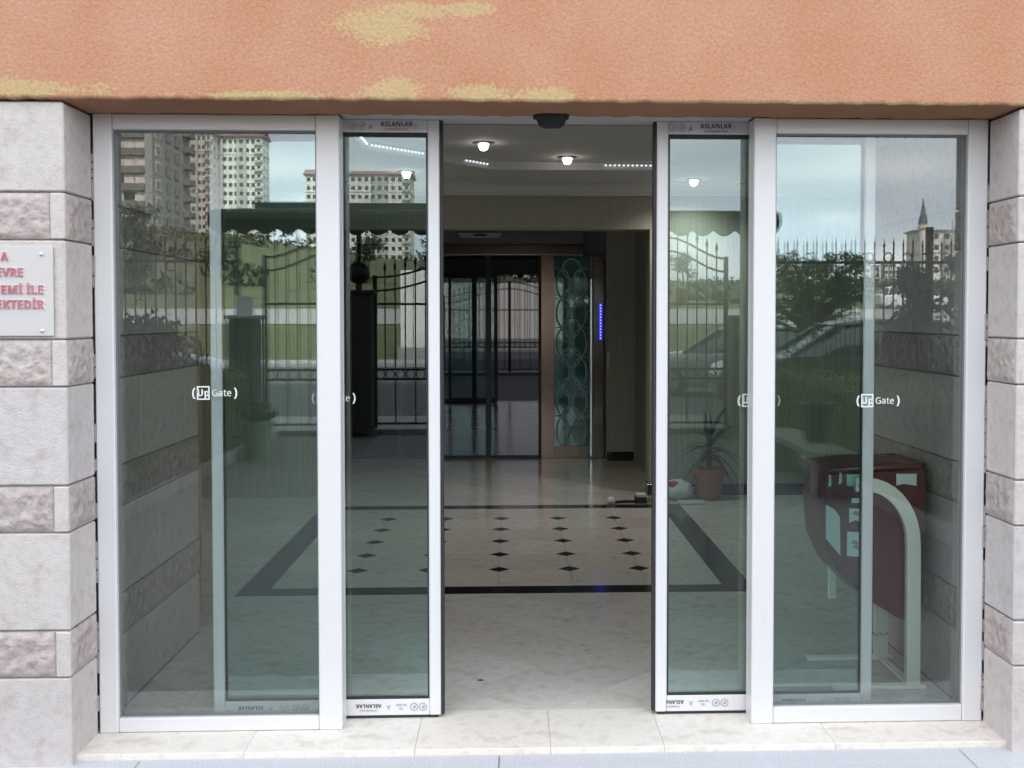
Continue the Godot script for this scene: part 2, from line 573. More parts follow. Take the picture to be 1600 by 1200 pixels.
# ------------------------------------------------------------------ stucco wall over the door
func stucco_wall() -> void:
	var t := thing("stucco_wall", "orange roughcast wall above the doors with yellow bare patches", "wall")
	var W := 2000
	var H := 420
	var im := Image.create(W, H, false, Image.FORMAT_RGB8)
	var n := FastNoiseLite.new()
	n.seed = 3
	n.frequency = 2.2
	n.fractal_octaves = 5
	var fine := FastNoiseLite.new()
	fine.seed = 8
	fine.frequency = 55.0
	fine.fractal_octaves = 3
	# bare patches, read off the photograph: x, y, half width, half height (metres)
	var blobs := [[-0.46, 2.605, 0.19, 0.065], [-0.33, 2.665, 0.13, 0.035], [-0.16, 2.675, 0.13, 0.026], [-1.76, 2.385, 0.33, 0.035], [-0.90, 2.365, 0.30, 0.022], [-0.42, 2.385, 0.11, 0.05], [-0.12, 2.375, 0.15, 0.052], [0.12, 2.37, 0.16, 0.035], [1.3, 2.352, 0.6, 0.012], [-2.4, 2.5, 0.2, 0.1]]
	for j in H:
		var y := 3.345 - (j + 0.5) / H
		for i in W:
			var x := -2.3 + 4.7 * (i + 0.5) / W
			var a := n.get_noise_2d(x, y)
			var b := n.get_noise_2d(x * 2.7 + 40.0, y * 2.7)
			var fq := fine.get_noise_2d(x, y)
			var c := Color(0.43, 0.18, 0.108).lerp(Color(0.465, 0.23, 0.155), clampf(0.5 + 0.9 * a, 0, 1))
			c = c.lerp(Color(0.43, 0.213, 0.118), clampf(0.2 + 1.3 * b, 0, 1) * 0.4)
			var m := 0.0
			for bl in blobs:
				var dx: float = (x - bl[0]) / bl[2]
				var dy: float = (y - bl[1]) / bl[3]
				m = maxf(m, 1.0 - sqrt(dx * dx + dy * dy) + 0.45 * b + 0.3 * fq + 0.25 * a)
			c = c.lerp(Color(0.46, 0.335, 0.165), smoothstep(-0.15, 0.42, m) * 0.85)
			c = c * (1.0 + 0.16 * fq)
			im.set_pixel(i, j, c.linear_to_srgb())
	var m := mat(Color(1, 1, 1), 0.95)
	m.albedo_texture = ImageTexture.create_from_image(im)
	m.heightmap_enabled = true
	m.heightmap_texture = stucco_height(W, H)
	m.heightmap_scale = 0.22
	m.texture_repeat = false
	# front face, rounded lower edge and soffit as one sheet of roughcast
	var st := ns()
	var sect := []
	for k in 40: sect.append(Vector2(0.27, 3.345 - 0.98 * k / 39.0))
	for k in 6:
		var a := PI / 2 * (k + 1) / 6.0
		sect.append(Vector2(0.255 + 0.015 * cos(a), 2.365 - 0.015 * sin(a)))
	sect.append(Vector2(0.2549, 2.3502))
	for k in 8: sect.append(Vector2(0.25 - 0.255 * k / 7.0, 2.35))
	var bump := FastNoiseLite.new()
	bump.seed = 77
	bump.frequency = 3.0
	bump.fractal_octaves = 4
	var cols := 240
	for s in sect.size() - 1:
		for k in cols:
			var Q := []
			for q in [[s, k], [s, k + 1], [s + 1, k + 1], [s + 1, k]]:
				var x: float = -2.3 + 4.7 * q[1] / cols
				var p: Vector2 = sect[q[0]]
				var bz := bump.get_noise_2d(x * 3.0, p.y * 3.0) * 0.005
				var by := bump.get_noise_2d(x * 4.0, 50.0) * 0.006 if p.y < 2.4 else 0.0
				var A: Vector2 = sect[maxi(q[0] - 1, 0)]
				var B: Vector2 = sect[mini(q[0] + 1, sect.size() - 1)]
				var tn := Vector2(-(B.y - A.y), B.x - A.x).normalized()
				Q.append([Vector3(x, p.y + by, p.x + bz), Vector3(0, tn.y, tn.x), Vector2((x + 2.3) / 4.7, clampf(3.345 - p.y, 0, 0.999) if p.y > 2.3505 else clampf(0.15 + (0.27 - p.x), 0, 0.999))])
			for f in [[0, 1, 2], [0, 2, 3]]:
				var cr: Vector3 = (Q[f[1]][0] - Q[f[0]][0]).cross(Q[f[2]][0] - Q[f[0]][0])
				var order: Array = f if cr.dot(Q[f[0]][1]) < 0 else [f[0], f[2], f[1]]
				for v in order:
					st.set_normal(Q[v][1])
					st.set_uv(Q[v][2])
					st.add_vertex(Q[v][0])
	part(t, "roughcast", st, m)
	var body := boxed(Vector3(-4.2, 2.375, -0.25), Vector3(4.2, 5.2, 0.255))
	bx(body, Vector3(-4.2, 2.362, -0.25), Vector3(4.2, 2.3745, -0.02))
	part(t, "wall_core", body, mat(lin(0.45, 0.22, 0.135), 0.95))

func stucco_height(W: int, H: int) -> ImageTexture:
	var n := FastNoiseLite.new()
	n.seed = 91
	n.noise_type = FastNoiseLite.TYPE_CELLULAR
	n.frequency = 125.0
	n.fractal_octaves = 2
	var n2 := FastNoiseLite.new()
	n2.seed = 92
	n2.frequency = 80.0
	n2.fractal_octaves = 3
	var im := Image.create(W, H, false, Image.FORMAT_L8)
	for j in H:
		for i in W:
			var x := 4.7 * i / W
			var y := 1.0 * j / H
			im.set_pixel(i, j, gy(clampf(0.5 + 0.35 * n.get_noise_2d(x, y) + 0.4 * n2.get_noise_2d(x, y), 0, 1)))
	return ImageTexture.create_from_image(im)

# ------------------------------------------------------------------ stone pilasters and vestibule walls
func rough_patch(st: SurfaceTool, o: Vector3, u: Vector3, v: Vector3, n: Vector3, w: float, h: float, amp: float, seed_: int) -> void:
	var f := FastNoiseLite.new()
	f.seed = seed_
	f.frequency = 7.0
	f.fractal_octaves = 4
	f.fractal_type = FastNoiseLite.FRACTAL_RIDGED
	var cu := maxi(4, int(w / 0.011))
	var cv := maxi(4, int(h / 0.011))
	var rows := []
	for j in cv + 1:
		var line := []
		for i in cu + 1:
			var a := w * i / cu
			var b := h * j / cv
			var edge := minf(minf(a, w - a), minf(b, h - b))
			var k := smoothstep(0.0, 0.018, edge)
			var d := amp * k * (0.55 + 0.6 * f.get_noise_2d(a * 1.2, b * 2.0))
			line.append(o + u * a + v * b + n * d)
		rows.append(line)
	grid(st, rows, n)

func pilasters() -> void:
	# courses: smooth 0.345 m, rough 0.165 m, joints 5 mm
	for side in [-1, 1]:
		var xin := -1.578 if side < 0 else 1.845
		var xout := -2.7 if side < 0 else 3.0
		var t := thing("stone_pilaster", "left stone pilaster of smooth and rough courses carrying the sign plate" if side < 0 else "right stone pilaster of smooth and rough courses, hardly in view", "pilaster", Vector3.ZERO, "stone pilasters beside the entrance")
		var lo_x := minf(xin, xout)
		var hi_x := maxf(xin, xout)
		part(t, "wall_core", boxed(Vector3(lo_x + (0.012 if side > 0 else 0.0), -0.16, -0.02), Vector3(hi_x - (0.012 if side < 0 else 0.0), 2.345, 0.238)), M.mortar)
		var y := -0.06
		var k := 0
		while y < 2.33:
			var is_rough := k % 2 == 1
			var top := 0.298 if k == 0 else y + (0.168 if is_rough else 0.352)
			top = minf(top, 2.343)
			var jit := rng.randf_range(-0.0025, 0.0025)
			var st := ns()
			var split: float = lo_x + (hi_x - lo_x) * (0.28 if side < 0 else 0.62)
			if is_rough:
				bx(st, Vector3(lo_x, y + 0.0025, 0.0), Vector3(hi_x, top - 0.0025, 0.244 + jit), 0.004)
				var m0 := 0.052
				var ax := (hi_x - m0 - 0.55) if side < 0 else lo_x + m0
				rough_patch(st, Vector3(ax, y + 0.004, 0.2455 + jit), Vector3.RIGHT, Vector3.UP, Vector3.BACK, 0.55, top - y - 0.008, 0.014, 100 + k + side * 20)
				if side < 0:
					rough_patch(st, Vector3(hi_x + 0.001, y + 0.004, 0.236), Vector3.FORWARD, Vector3.UP, Vector3.RIGHT, 0.232, top - y - 0.008, 0.010, 200 + k)
				else:
					rough_patch(st, Vector3(lo_x - 0.001, y + 0.004, 0.236), Vector3.FORWARD, Vector3.UP, Vector3.LEFT, 0.232, top - y - 0.008, 0.010, 300 + k)
				part(t, "stone_block", st, M.rough[k / 2 % 3])
				# dressed margin at the corner
				var mx := boxed(Vector3(hi_x - m0 + 0.002, y + 0.003, 0.2), Vector3(hi_x + 0.002, top - 0.003, 0.2515), 0.004) if side < 0 else boxed(Vector3(lo_x - 0.002, y + 0.003, 0.2), Vector3(lo_x + m0 - 0.002, top - 0.003, 0.2515), 0.004)
				part(t, "dressed_margin", mx, M.stones[k % 4])
			else:
				bx(st, Vector3(lo_x if side < 0 else lo_x - 0.001, y + 0.0025, 0.0), Vector3(hi_x + (0.001 if side < 0 else 0.0), top - 0.0025, 0.25 + jit), 0.005)
				part(t, "stone_block", st, M.stones[(k / 2 + (0 if side < 0 else 1)) % 4])
			y = top
			k += 1
		# line of mortar squeezed between stone and frame
		var mo := ns()
		var xs: float = xin - 0.003 * side
		var yy := 0.0
		while yy < 2.33:
			var l := rng.randf_range(0.02, 0.09)
			if rng.randf() < 0.55:
				var ww := rng.randf_range(0.003, 0.009)
				bx(mo, Vector3(xs - ww, yy, -0.03), Vector3(xs + ww, minf(yy + l, 2.34), 0.002 + rng.randf_range(0, 0.006)), 0.002)
			yy += l + 0.004
		part(t, "mortar_bead", mo, M.mortar)
	# acrylic plate with raised letters on the left pilaster
	var p := thing("sign_plate", "grey acrylic plate with red Turkish lettering screwed to the left pilaster", "sign", Vector3(-1.83, 1.676, 0.2545))
	part(p, "plate", boxed(Vector3(-0.3, -0.157, 0.0), Vector3(0.214, 0.160, 0.005), 0.0015), mat(lin(0.52, 0.485, 0.48), 0.35))
	for y2: float in [0.131, -0.139]:
		var sc := ns()
		ball(sc, Vector3(0.175, y2, 0.006), Vector3(0.0075, 0.0075, 0.005), 8, 12)
		part(p, "screw", sc, M.chrome)
	for w in [["A", 0.062, 0.122], ["EVRE", 0.111, 0.067], ["TEMİ İLE", 0.182, 0.006], ["EKTEDİR", 0.182, -0.046]]:
		var tm := text_mesh(w[0], 0.0315, true, false, 0.003)
		var wid := tm.get_aabb().size.x
		var back := text_mesh(w[0], 0.033, true, false, 0.002)
		put(p, "letter_backing", back, M.sign_white, Vector3(w[1] - wid / 2, w[2], 0.0062))
		put(p, "lettering", tm, M.sign_red, Vector3(w[1] - wid / 2, w[2], 0.0085))
	# stone side walls of the vestibule behind the glass
	for side in [-1, 1]:
		var x := -1.578 if side < 0 else 1.822
		var t := thing("vestibule_wall", "left stone wall behind the fixed pane, rough and smooth courses" if side < 0 else "right stone wall behind the waste bin, rough and smooth courses", "wall", Vector3.ZERO, "stone side walls of the vestibule")
		var s := float(side)
		part(t, "wall_core", boxed(Vector3(minf(x + s * 0.014, x + s * 0.26), 0.0, -1.36), Vector3(maxf(x + s * 0.014, x + s * 0.26), 2.74, -0.075)), M.mortar)
		var y := 0.0
		var k := 0
		while y < 2.73:
			var is_rough := k % 2 == 1
			var top := minf(0.303 if k == 0 else y + (0.168 if is_rough else 0.352), 2.735)
			var z := -0.078
			var first := true
			while z > -1.35:
				var l := 0.62 if not first else (0.44 if k % 4 < 2 else 0.66)
				var z1 := maxf(z - l, -1.36)
				if z1 < -1.22: z1 = -1.36
				var st := ns()
				bx(st, Vector3(minf(x, x + s * 0.03), y + 0.002, z1 + 0.002), Vector3(maxf(x, x + s * 0.03), top - 0.002, z - 0.002), 0.003)
				if is_rough:
					rough_patch(st, Vector3(x - s * 0.001, y + 0.004, z - 0.005), Vector3.FORWARD, Vector3.UP, Vector3(-s, 0, 0), z - z1 - 0.01, top - y - 0.008, 0.012, 400 + k * 7 + int(z * 100) + side * 31)
				part(t, "stone_block", st, M.rough[(k / 2 + int(z * 9)) % 3] if is_rough else M.stones[absi(k + int(z * 7)) % 4])
				z = z1
				first = false
			y = top
			k += 1
		part(t, "corner_strip", boxed(Vector3(x - s * 0.012, 0.09, -1.374), Vector3(x + s * 0.02, 2.1, -1.3605), 0.002), M.brass if side < 0 else M.plaster)

# ------------------------------------------------------------------ lobby shell
func struct(called: String, st: SurfaceTool, m: Material) -> MeshInstance3D:
	var o := part(self, called, st, m)
	o.set_meta("kind", "structure")
	return o

func lobby_shell() -> void:
	struct("building_upper_storeys", boxed(Vector3(-16, 5.21, -16), Vector3(14, 25, 0.25)), M.concrete)
	struct("building_ground_storey_left", boxed(Vector3(-16, -0.16, -16), Vector3(-3.66, 5.2, -0.26)), M.concrete)
	struct("building_ground_storey_right", boxed(Vector3(3.66, -0.16, -16), Vector3(14, 5.2, -0.26)), M.concrete)
	struct("building_back_part", boxed(Vector3(-3.655, -0.16, -16), Vector3(3.655, 5.2, -8.61)), M.concrete)
	struct("building_floor_slab", boxed(Vector3(-3.655, 3.06, -8.6), Vector3(3.655, 5.2, -0.26)), M.concrete)
	struct("lobby_wall_left", boxed(Vector3(-3.65, -0.15, -8.6), Vector3(-3.4, 3.0, -1.36)), M.wallpaper)
	struct("lobby_wall_right", boxed(Vector3(3.4, -0.15, -8.6), Vector3(3.65, 3.0, -1.36)), M.wallpaper)
	struct("lobby_front_wall_left", boxed(Vector3(-3.65, -0.15, -1.359), Vector3(-1.84, 3.0, -1.13)), M.wall_grey)
	struct("lobby_front_wall_right", boxed(Vector3(2.085, -0.15, -1.359), Vector3(3.65, 3.0, -1.13)), M.wall_grey)
	struct("lobby_back_wall", boxed(Vector3(-3.4, -0.15, -8.6), Vector3(3.4, 3.0, -8.3)), M.wall_grey)
	# wall with the wide opening to the lift recess
	var w := ns()
	bx(w, Vector3(1.21, 0.0, -5.62), Vector3(3.4, 2.352, -5.4))
	bx(w, Vector3(-3.4, 0.0, -5.62), Vector3(-1.75, 2.352, -5.4))
	bx(w, Vector3(-3.4, 2.352, -5.62), Vector3(3.4, 2.9, -5.4))
	struct("lobby_inner_wall", w, M.wallpaper)
	struct("recess_wall_right", boxed(Vector3(1.345, 0.0, -8.3), Vector3(1.6, 2.6, -5.621)), M.wallpaper)
	struct("recess_wall_left", boxed(Vector3(-1.95, 0.0, -8.3), Vector3(-1.78, 2.6, -5.621)), M.wallpaper)
	struct("recess_ceiling", boxed(Vector3(-3.4, 2.56, -8.3), Vector3(3.4, 2.7, -5.621)), M.plaster)
	var back := ns()
	bx(back, Vector3(1.03, 0.0, -7.9), Vector3(1.345, 2.56, -7.72))
	bx(back, Vector3(-1.78, 2.54, -8.0), Vector3(1.03, 2.56, -7.9))
	struct("recess_back_wall", back, M.wallpaper)
	struct("lintel_lining", boxed(Vector3(-1.575, 2.363, -0.27), Vector3(1.82, 2.7395, -0.2505)), M.plaster)
	# skirting
	for s in [["skirting_right", Vector3(1.215, 0.0, -5.4), Vector3(3.4, 0.1, -5.385)], ["skirting_recess", Vector3(1.035, 0.0, -7.72), Vector3(1.33, 0.1, -7.705)], ["skirting_jamb", Vector3(1.195, 0.0, -5.62), Vector3(1.209, 0.1, -5.39)]]:
		struct(s[0], boxed(s[1], s[2], 0.003), M.black_granite)
	# ceiling with its sunk tray
	var low := CSGBox3D.new()
	low.name = "ceiling"
	low.size = Vector3(7.0, 0.06, 5.3)
	low.position = Vector3(0, 2.77, -2.75)
	low.material = M.plaster
	var cut := CSGPolygon3D.new()
	cut.name = "tray_opening"
	cut.operation = CSGShape3D.OPERATION_SUBTRACTION
	cut.polygon = PackedVector2Array([Vector2(-1.02, -0.9), Vector2(-1.02, -3.45), Vector2(-0.15, -4.45), Vector2(1.3, -4.45), Vector2(1.8, -3.8), Vector2(1.8, -0.9)])
	cut.depth = 0.2
	cut.rotation_degrees = Vector3(90, 0, 0)
	cut.position = Vector3(0, -0.1, 2.75)
	cut.material = M.plaster
	low.add_child(cut)
	add_child(low)
	low.set_meta("kind", "structure")
	struct("ceiling_tray", boxed(Vector3(-3.65, 2.8005, -8.6), Vector3(3.65, 3.05, 0.2)), M.plaster)
	# cornice along the inner wall: three stepped and coved mouldings
	var co := ns()
	prism(co, PackedVector2Array([Vector2(-5.4, 2.64), Vector2(-5.36, 2.64), Vector2(-5.355, 2.66), Vector2(-5.33, 2.67), Vector2(-5.31, 2.69), Vector2(-5.28, 2.715), Vector2(-5.25, 2.722), Vector2(-5.25, 2.7395), Vector2(-5.4, 2.7395)]), -3.4, 3.4, "zy")
	struct("cornice", co, M.plaster)

# ------------------------------------------------------------------ floors
func floors() -> void:
	var base := ns()
	bx(base, Vector3(-3.65, -0.15, -8.6), Vector3(3.65, -0.004, -1.13))
	bx(base, Vector3(-1.7, -0.15, -1.13), Vector3(2.0, -0.004, -0.19))
	var fl := struct("floor", base, M.joint)
	var foot := PackedVector2Array([Vector2(-1.576, -0.19), Vector2(-1.576, -1.36), Vector2(-3.4, -1.36), Vector2(-3.4, -8.0), Vector2(3.4, -8.0), Vector2(3.4, -1.36), Vector2(1.82, -1.36), Vector2(1.82, -0.19)])
	var x0 := -1.41
	var z0 := -2.205
	var sx := 0.4415
	var sz := 0.4285
	var ix := PackedVector2Array([Vector2(x0, z0), Vector2(x0 + 6 * sx, z0), Vector2(x0 + 6 * sx, z0 - 6 * sz), Vector2(x0, z0 - 6 * sz)])
	var b := 0.17
	var ox := PackedVector2Array([Vector2(x0 - b, z0 + b), Vector2(x0 + 6 * sx + b, z0 + b), Vector2(x0 + 6 * sx + b, z0 - 6 * sz - b), Vector2(x0 - b, z0 - 6 * sz - b)])
	# field with clipped corners and black diamonds
	var hd := 0.068
	for i in 6:
		for j in 6:
			var a := Vector2(x0 + i * sx + 0.001, z0 - j * sz - 0.001)
			var c := Vector2(x0 + (i + 1) * sx - 0.001, z0 - (j + 1) * sz + 0.001)
			var k := hd + 0.001
			var P := PackedVector2Array()
			for q in [[a.x, a.y, i > 0 and j > 0, 1, -1], [c.x, a.y, i < 5 and j > 0, -1, -1], [c.x, c.y, i < 5 and j < 5, -1, 1], [a.x, c.y, i > 0 and j < 5, 1, 1]]:
				if q[2]:
					var e1 := Vector2(q[0] + q[3] * k, q[1])
					var e2 := Vector2(q[0], q[1] + q[4] * k)
					if (q[3] > 0) == (q[4] < 0):
						P.append(e2)
						P.append(e1)
					else:
						P.append(e1)
						P.append(e2)
				else:
					P.append(Vector2(q[0], q[1]))
			var st := ns()
			prism(st, P, -0.012, 0.0, "xz")
			part(fl, "floor_tile", st, M.marble[rng.randi() % 5])
	for i in range(1, 6):
		for j in range(1, 6):
			var c := Vector2(x0 + i * sx, z0 - j * sz)
			var st := ns()
			prism(st, PackedVector2Array([c + Vector2(hd, 0), c + Vector2(0, hd), c + Vector2(-hd, 0), c + Vector2(0, -hd)]), -0.012, 0.0002, "xz")
			part(fl, "diamond_inlay", st, M.black_granite)
	for k in 4:
		var st := ns()
		prism(st, PackedVector2Array([ox[k], ox[(k + 1) % 4], ix[(k + 1) % 4], ix[k]]), -0.012, 0.0001, "xz")
		part(fl, "border_strip", st, M.black_granite)
	# diagonal tiles round it
	var d := 0.42
	for i in range(-14, 15):
		for j in range(-16, 17):
			var c := Vector2((i + j) * d * 0.7071 + 0.1, -4.0 + (i - j) * d * 0.7071)
			var h := d * 0.7071 - 0.002
			var sq := PackedVector2Array([c + Vector2(h, 0), c + Vector2(0, h), c + Vector2(-h, 0), c + Vector2(0, -h)])
			for piece in Geometry2D.intersect_polygons(sq, foot):
				for rest in Geometry2D.clip_polygons(piece, ox):
					if Geometry2D.triangulate_polygon(rest).is_empty() or Geometry2D.is_polygon_clockwise(rest) != Geometry2D.is_polygon_clockwise(sq): continue
					var st := ns()
					prism(st, rest, -0.012, 0.0, "xz")
					part(fl, "floor_tile", st, M.marble[rng.randi() % 5])
	# marble threshold and the grey step before it
	var th := thing("threshold", "pale veined marble threshold slabs running under the doors", "threshold")
	var cuts := [-1.72, -0.98, -0.36, 0.14, 0.56, 1.2, 1.98]
	for k in cuts.size() - 1:
		part(th, "threshold_slab", boxed(Vector3(cuts[k] + 0.0005, -0.032, -0.188), Vector3(cuts[k + 1] - 0.0005, 0.0, 0.2 + 0.0012 * (k % 2)), 0.0015), M.threshold[k % 3])
	var pv := thing("front_step", "bluish grey stone step in front of the marble threshold", "step")
	var xs := [-2.8, -1.35, -0.05, 1.66, 3.0]
	for k in xs.size() - 1:
		part(pv, "paving_slab", boxed(Vector3(xs[k] + 0.0015, -0.15, 0.202), Vector3(xs[k + 1] - 0.0015, -0.022, 0.46), 0.003), M.paving)

# ------------------------------------------------------------------ aluminium and glass
func entrance_frames() -> void:
	for side in [-1, 1]:
		var a := -1.572 if side < 0 else 0.928     # left edge of the module
		var b := -0.654 if side < 0 else 1.84
		var ga := -1.502 if side < 0 else 1.014    # glass
		var gb := -0.742 if side < 0 else 1.763
		var t := thing("fixed_window", "left fixed glass panel in a white aluminium frame" if side < 0 else "right fixed glass panel in a white aluminium frame, waste bin behind", "window", Vector3.ZERO, "fixed glass panels beside the doorway")
		var yb := 0.055 if side < 0 else 0.064
		part(t, "stile", boxed(Vector3(a, 0.0, -0.075), Vector3(ga, 2.349, 0.0), 0.004), M.alu)
		part(t, "stile", boxed(Vector3(gb, 0.0, -0.075), Vector3(b, 2.349, 0.0), 0.004), M.alu)
		part(t, "top_rail", boxed(Vector3(ga + 0.0005, 2.29, -0.073), Vector3(gb - 0.0005, 2.348, -0.0025), 0.004), M.alu)
		part(t, "bottom_rail", boxed(Vector3(ga + 0.0005, 0.001, -0.073), Vector3(gb - 0.0005, yb, -0.0025), 0.004), M.alu)
		part(t, "pane", boxed(Vector3(ga - 0.008, yb - 0.006, -0.042), Vector3(gb + 0.008, 2.298, -0.034)), M.glass)
		var gk := ns()
		for q in [[Vector3(ga + 0.0002, yb, -0.0335), Vector3(ga + 0.006, 2.29, -0.022)], [Vector3(gb - 0.006, yb, -0.0335), Vector3(gb - 0.0002, 2.29, -0.022)], [Vector3(ga + 0.006, 2.284, -0.0335), Vector3(gb - 0.006, 2.2898, -0.022)], [Vector3(ga + 0.006, yb + 0.0002, -0.0335), Vector3(gb - 0.006, yb + 0.005, -0.022)]]:
			bx(gk, q[0], q[1])
		part(t, "glazing_gasket", gk, M.dark_alu)
		# inner flank of the module, where the sliding leaf passes
		var f0 := b if side < 0 else a
		part(t, "guide_post", boxed(Vector3(minf(f0, f0 - 0.03 * -side), 0.0, -0.1), Vector3(maxf(f0, f0 - 0.03 * -side), 2.349, -0.0755), 0.002), M.alu)
	var h := thing("door_track", "white aluminium sliding track running above the doorway", "track")
	part(h, "track_cover", boxed(Vector3(-0.653, 2.353, -0.2), Vector3(0.927, 2.3615, -0.02), 0.002), M.alu)
	part(h, "track_beam", boxed(Vector3(-1.56, 2.357, -0.245), Vector3(1.83, 2.3615, -0.201)), M.dark_alu)
	var s := thing("motion_sensor", "black domed motion sensor above the middle of the doorway", "sensor", Vector3(0.148, 2.352, 0.03))
	var st := ns()
	var prof := [Vector2(0.0, -0.052), Vector2(0.034, -0.052), Vector2(0.046, -0.044), Vector2(0.056, -0.024), Vector2(0.066, -0.014), Vector2(0.066, 0.0), Vector2(0.0, 0.0)]
	lathe(st, prof, 24)
	var dm := part(s, "dome", st, M.black)
	dm.scale = Vector3(1.0, 1.0, 0.6)
	part(s, "mounting_plate", boxed(Vector3(-0.068, -0.014, -0.05), Vector3(0.068, 0.0, -0.005), 0.003), M.rubber)

func rail_print(parent: Node, words: Array, at: Vector3, flip := false) -> void:
	# the protective film's print: emblem, firm and small marks; upside down on the bottom rails
	var s := -1.0 if flip else 1.0
	for w in words:
		var tm := text_mesh(w[0], w[3], w[4])
		var o := put(parent, "rail_print", tm, w[5], at + Vector3(w[1] * s, w[2] * s, 0))
		if flip: o.rotation.z = PI
	for rg in [[-0.115, 0.0], [-0.08, 0.0]]:
		var st := ns()
		var c := []
		for k in 14:
			var a := TAU * k / 14.0
			c.append(Vector3(cos(a) * 0.0145, sin(a) * 0.0145, 0))
		tube(st, c, 0.0016, 5, true)
		bx(st, Vector3(-0.006, -0.006, -0.0006), Vector3(0.005, -0.002, 0.0006))
		bx(st, Vector3(-0.002, 0.0, -0.0006), Vector3(0.008, 0.005, 0.0006))
		part(parent, "rail_emblem", st, M.print_grey, at + Vector3(rg[0] * s, rg[1], 0))

func sliding_leaf(left: bool) -> void:
	var t := thing("sliding_door", "left sliding glass leaf pushed half behind the left panel" if left else "right sliding glass leaf pushed half behind the right panel", "door", Vector3.ZERO, "sliding glass leaves of the doorway")
	var a := -1.172 if left else 0.568
	var b := -0.284 if left else 1.438
	var sw := 0.045
	var zf := -0.112
	var zb := -0.152
	part(t, "stile", boxed(Vector3(a, 0.012, zb), Vector3(a + sw, 2.353, zf), 0.004), M.alu)
	part(t, "stile", boxed(Vector3(b - sw, 0.012, zb), Vector3(b, 2.353, zf), 0.004), M.alu)
	part(t, "top_rail", boxed(Vector3(a + sw + 0.0005, 2.303, zb), Vector3(b - sw - 0.0005, 2.352, zf - 0.002), 0.002), M.film)
	part(t, "bottom_rail", boxed(Vector3(a + sw + 0.0005, 0.013, zb), Vector3(b - sw - 0.0005, 0.077, zf - 0.002), 0.002), M.alu)
	part(t, "pane", boxed(Vector3(a + sw - 0.006, 0.07, -0.136), Vector3(b - sw + 0.006, 2.31, -0.128)), M.leaf_glass)
	var gk := ns()
	for q in [[a + sw + 0.0002, a + sw + 0.007], [b - sw - 0.007, b - sw - 0.0002]]:
		bx(gk, Vector3(q[0], 0.0772, -0.1275), Vector3(q[1], 2.3028, -0.116))
	bx(gk, Vector3(a + sw + 0.007, 0.0772, -0.1275), Vector3(b - sw - 0.007, 0.085, -0.116))
	bx(gk, Vector3(a + sw + 0.007, 2.288, -0.1275), Vector3(b - sw - 0.007, 2.3028, -0.116))
	part(t, "glazing_gasket", gk, M.rubber)
	# rubber lip on the closing edge and brush under the leaf
	var e := b if left else a - 0.014
	part(t, "rubber_lip", boxed(Vector3(e, 0.012, -0.148), Vector3(e + 0.014, 2.352, -0.118), 0.003), M.rubber)
	part(t, "bottom_brush", boxed(Vector3(a + 0.01, 0.001, -0.145), Vector3(b - 0.01, 0.0115, -0.12)), M.rubber)
	var A := [["A", -0.045, -0.004, 0.022, false, M.print_red], ["ASLANLAR", 0.056, 0.007, 0.019, true, M.print_black], ["OTOMATİK KAPI", 0.056, -0.013, 0.0095, false, M.print_red if left else M.print_black], ["TSE", 0.128, 0.004, 0.008, false, M.print_grey], ["CE", 0.128, -0.010, 0.008, false, M.print_grey]]
	rail_print(t, A, Vector3(-0.505 if left else 0.745, 2.328, zf - 0.0012))
	var B := [["ASLANLAR", 0.098, -0.005, 0.015, true, M.print_black], ["OTOMATİK KAPI", 0.098, 0.013, 0.007, false, M.print_grey], ["A", 0.02, 0.0, 0.02, false, M.print_grey], ["TSE", -0.03, 0.006, 0.008, false, M.print_grey], ["ISO 9001", -0.03, -0.008, 0.008, false, M.print_grey]]
	rail_print(t, B, Vector3(-0.47 if left else 0.73, 0.046, zf - 0.0012), true)
	rail_print(t, B, Vector3(-0.93 if left else 1.22, 0.046, zf - 0.0012), true)

func glass_marks() -> void:
	for q in [[-1.136, 1.296, -0.0335, "white lettering on the left fixed pane"], [-0.700, 1.268, -0.1275, "white lettering on the left sliding leaf, mostly hidden by the post"], [0.980, 1.254, -0.1275, "white lettering on the right sliding leaf, mostly hidden by the post"], [1.428, 1.259, -0.0335, "white lettering on the right fixed pane"]]:
		var t := thing("glass_lettering", q[3], "lettering", Vector3(q[0], q[1], q[2]), "white door maker's lettering on the panes")
		put(t, "bracket", text_mesh("(", 0.036, true), M.etch, Vector3(-0.079, 0.001, 0.0008))
		put(t, "bracket", text_mesh(")", 0.036, true), M.etch, Vector3(0.079, 0.001, 0.0008))
		# white box with the first two letters left open
		var st := ns()
		var bxs := [[-0.067, -0.026, -0.019, -0.021], [-0.067, 0.021, -0.019, 0.026], [-0.067, -0.021, -0.062, 0.021], [-0.024, -0.021, -0.019, 0.021]]
		for w in bxs: bx(st, Vector3(w[0], w[1], 0.0002), Vector3(w[2], w[3], 0.0014))
		part(t, "letter_box", st, M.etch)
		put(t, "lettering", text_mesh("Up", 0.027, true), M.etch, Vector3(-0.043, 0.0, 0.0008))
		put(t, "lettering", text_mesh("Gate", 0.027, false), M.etch, Vector3(0.026, 0.0, 0.0008))

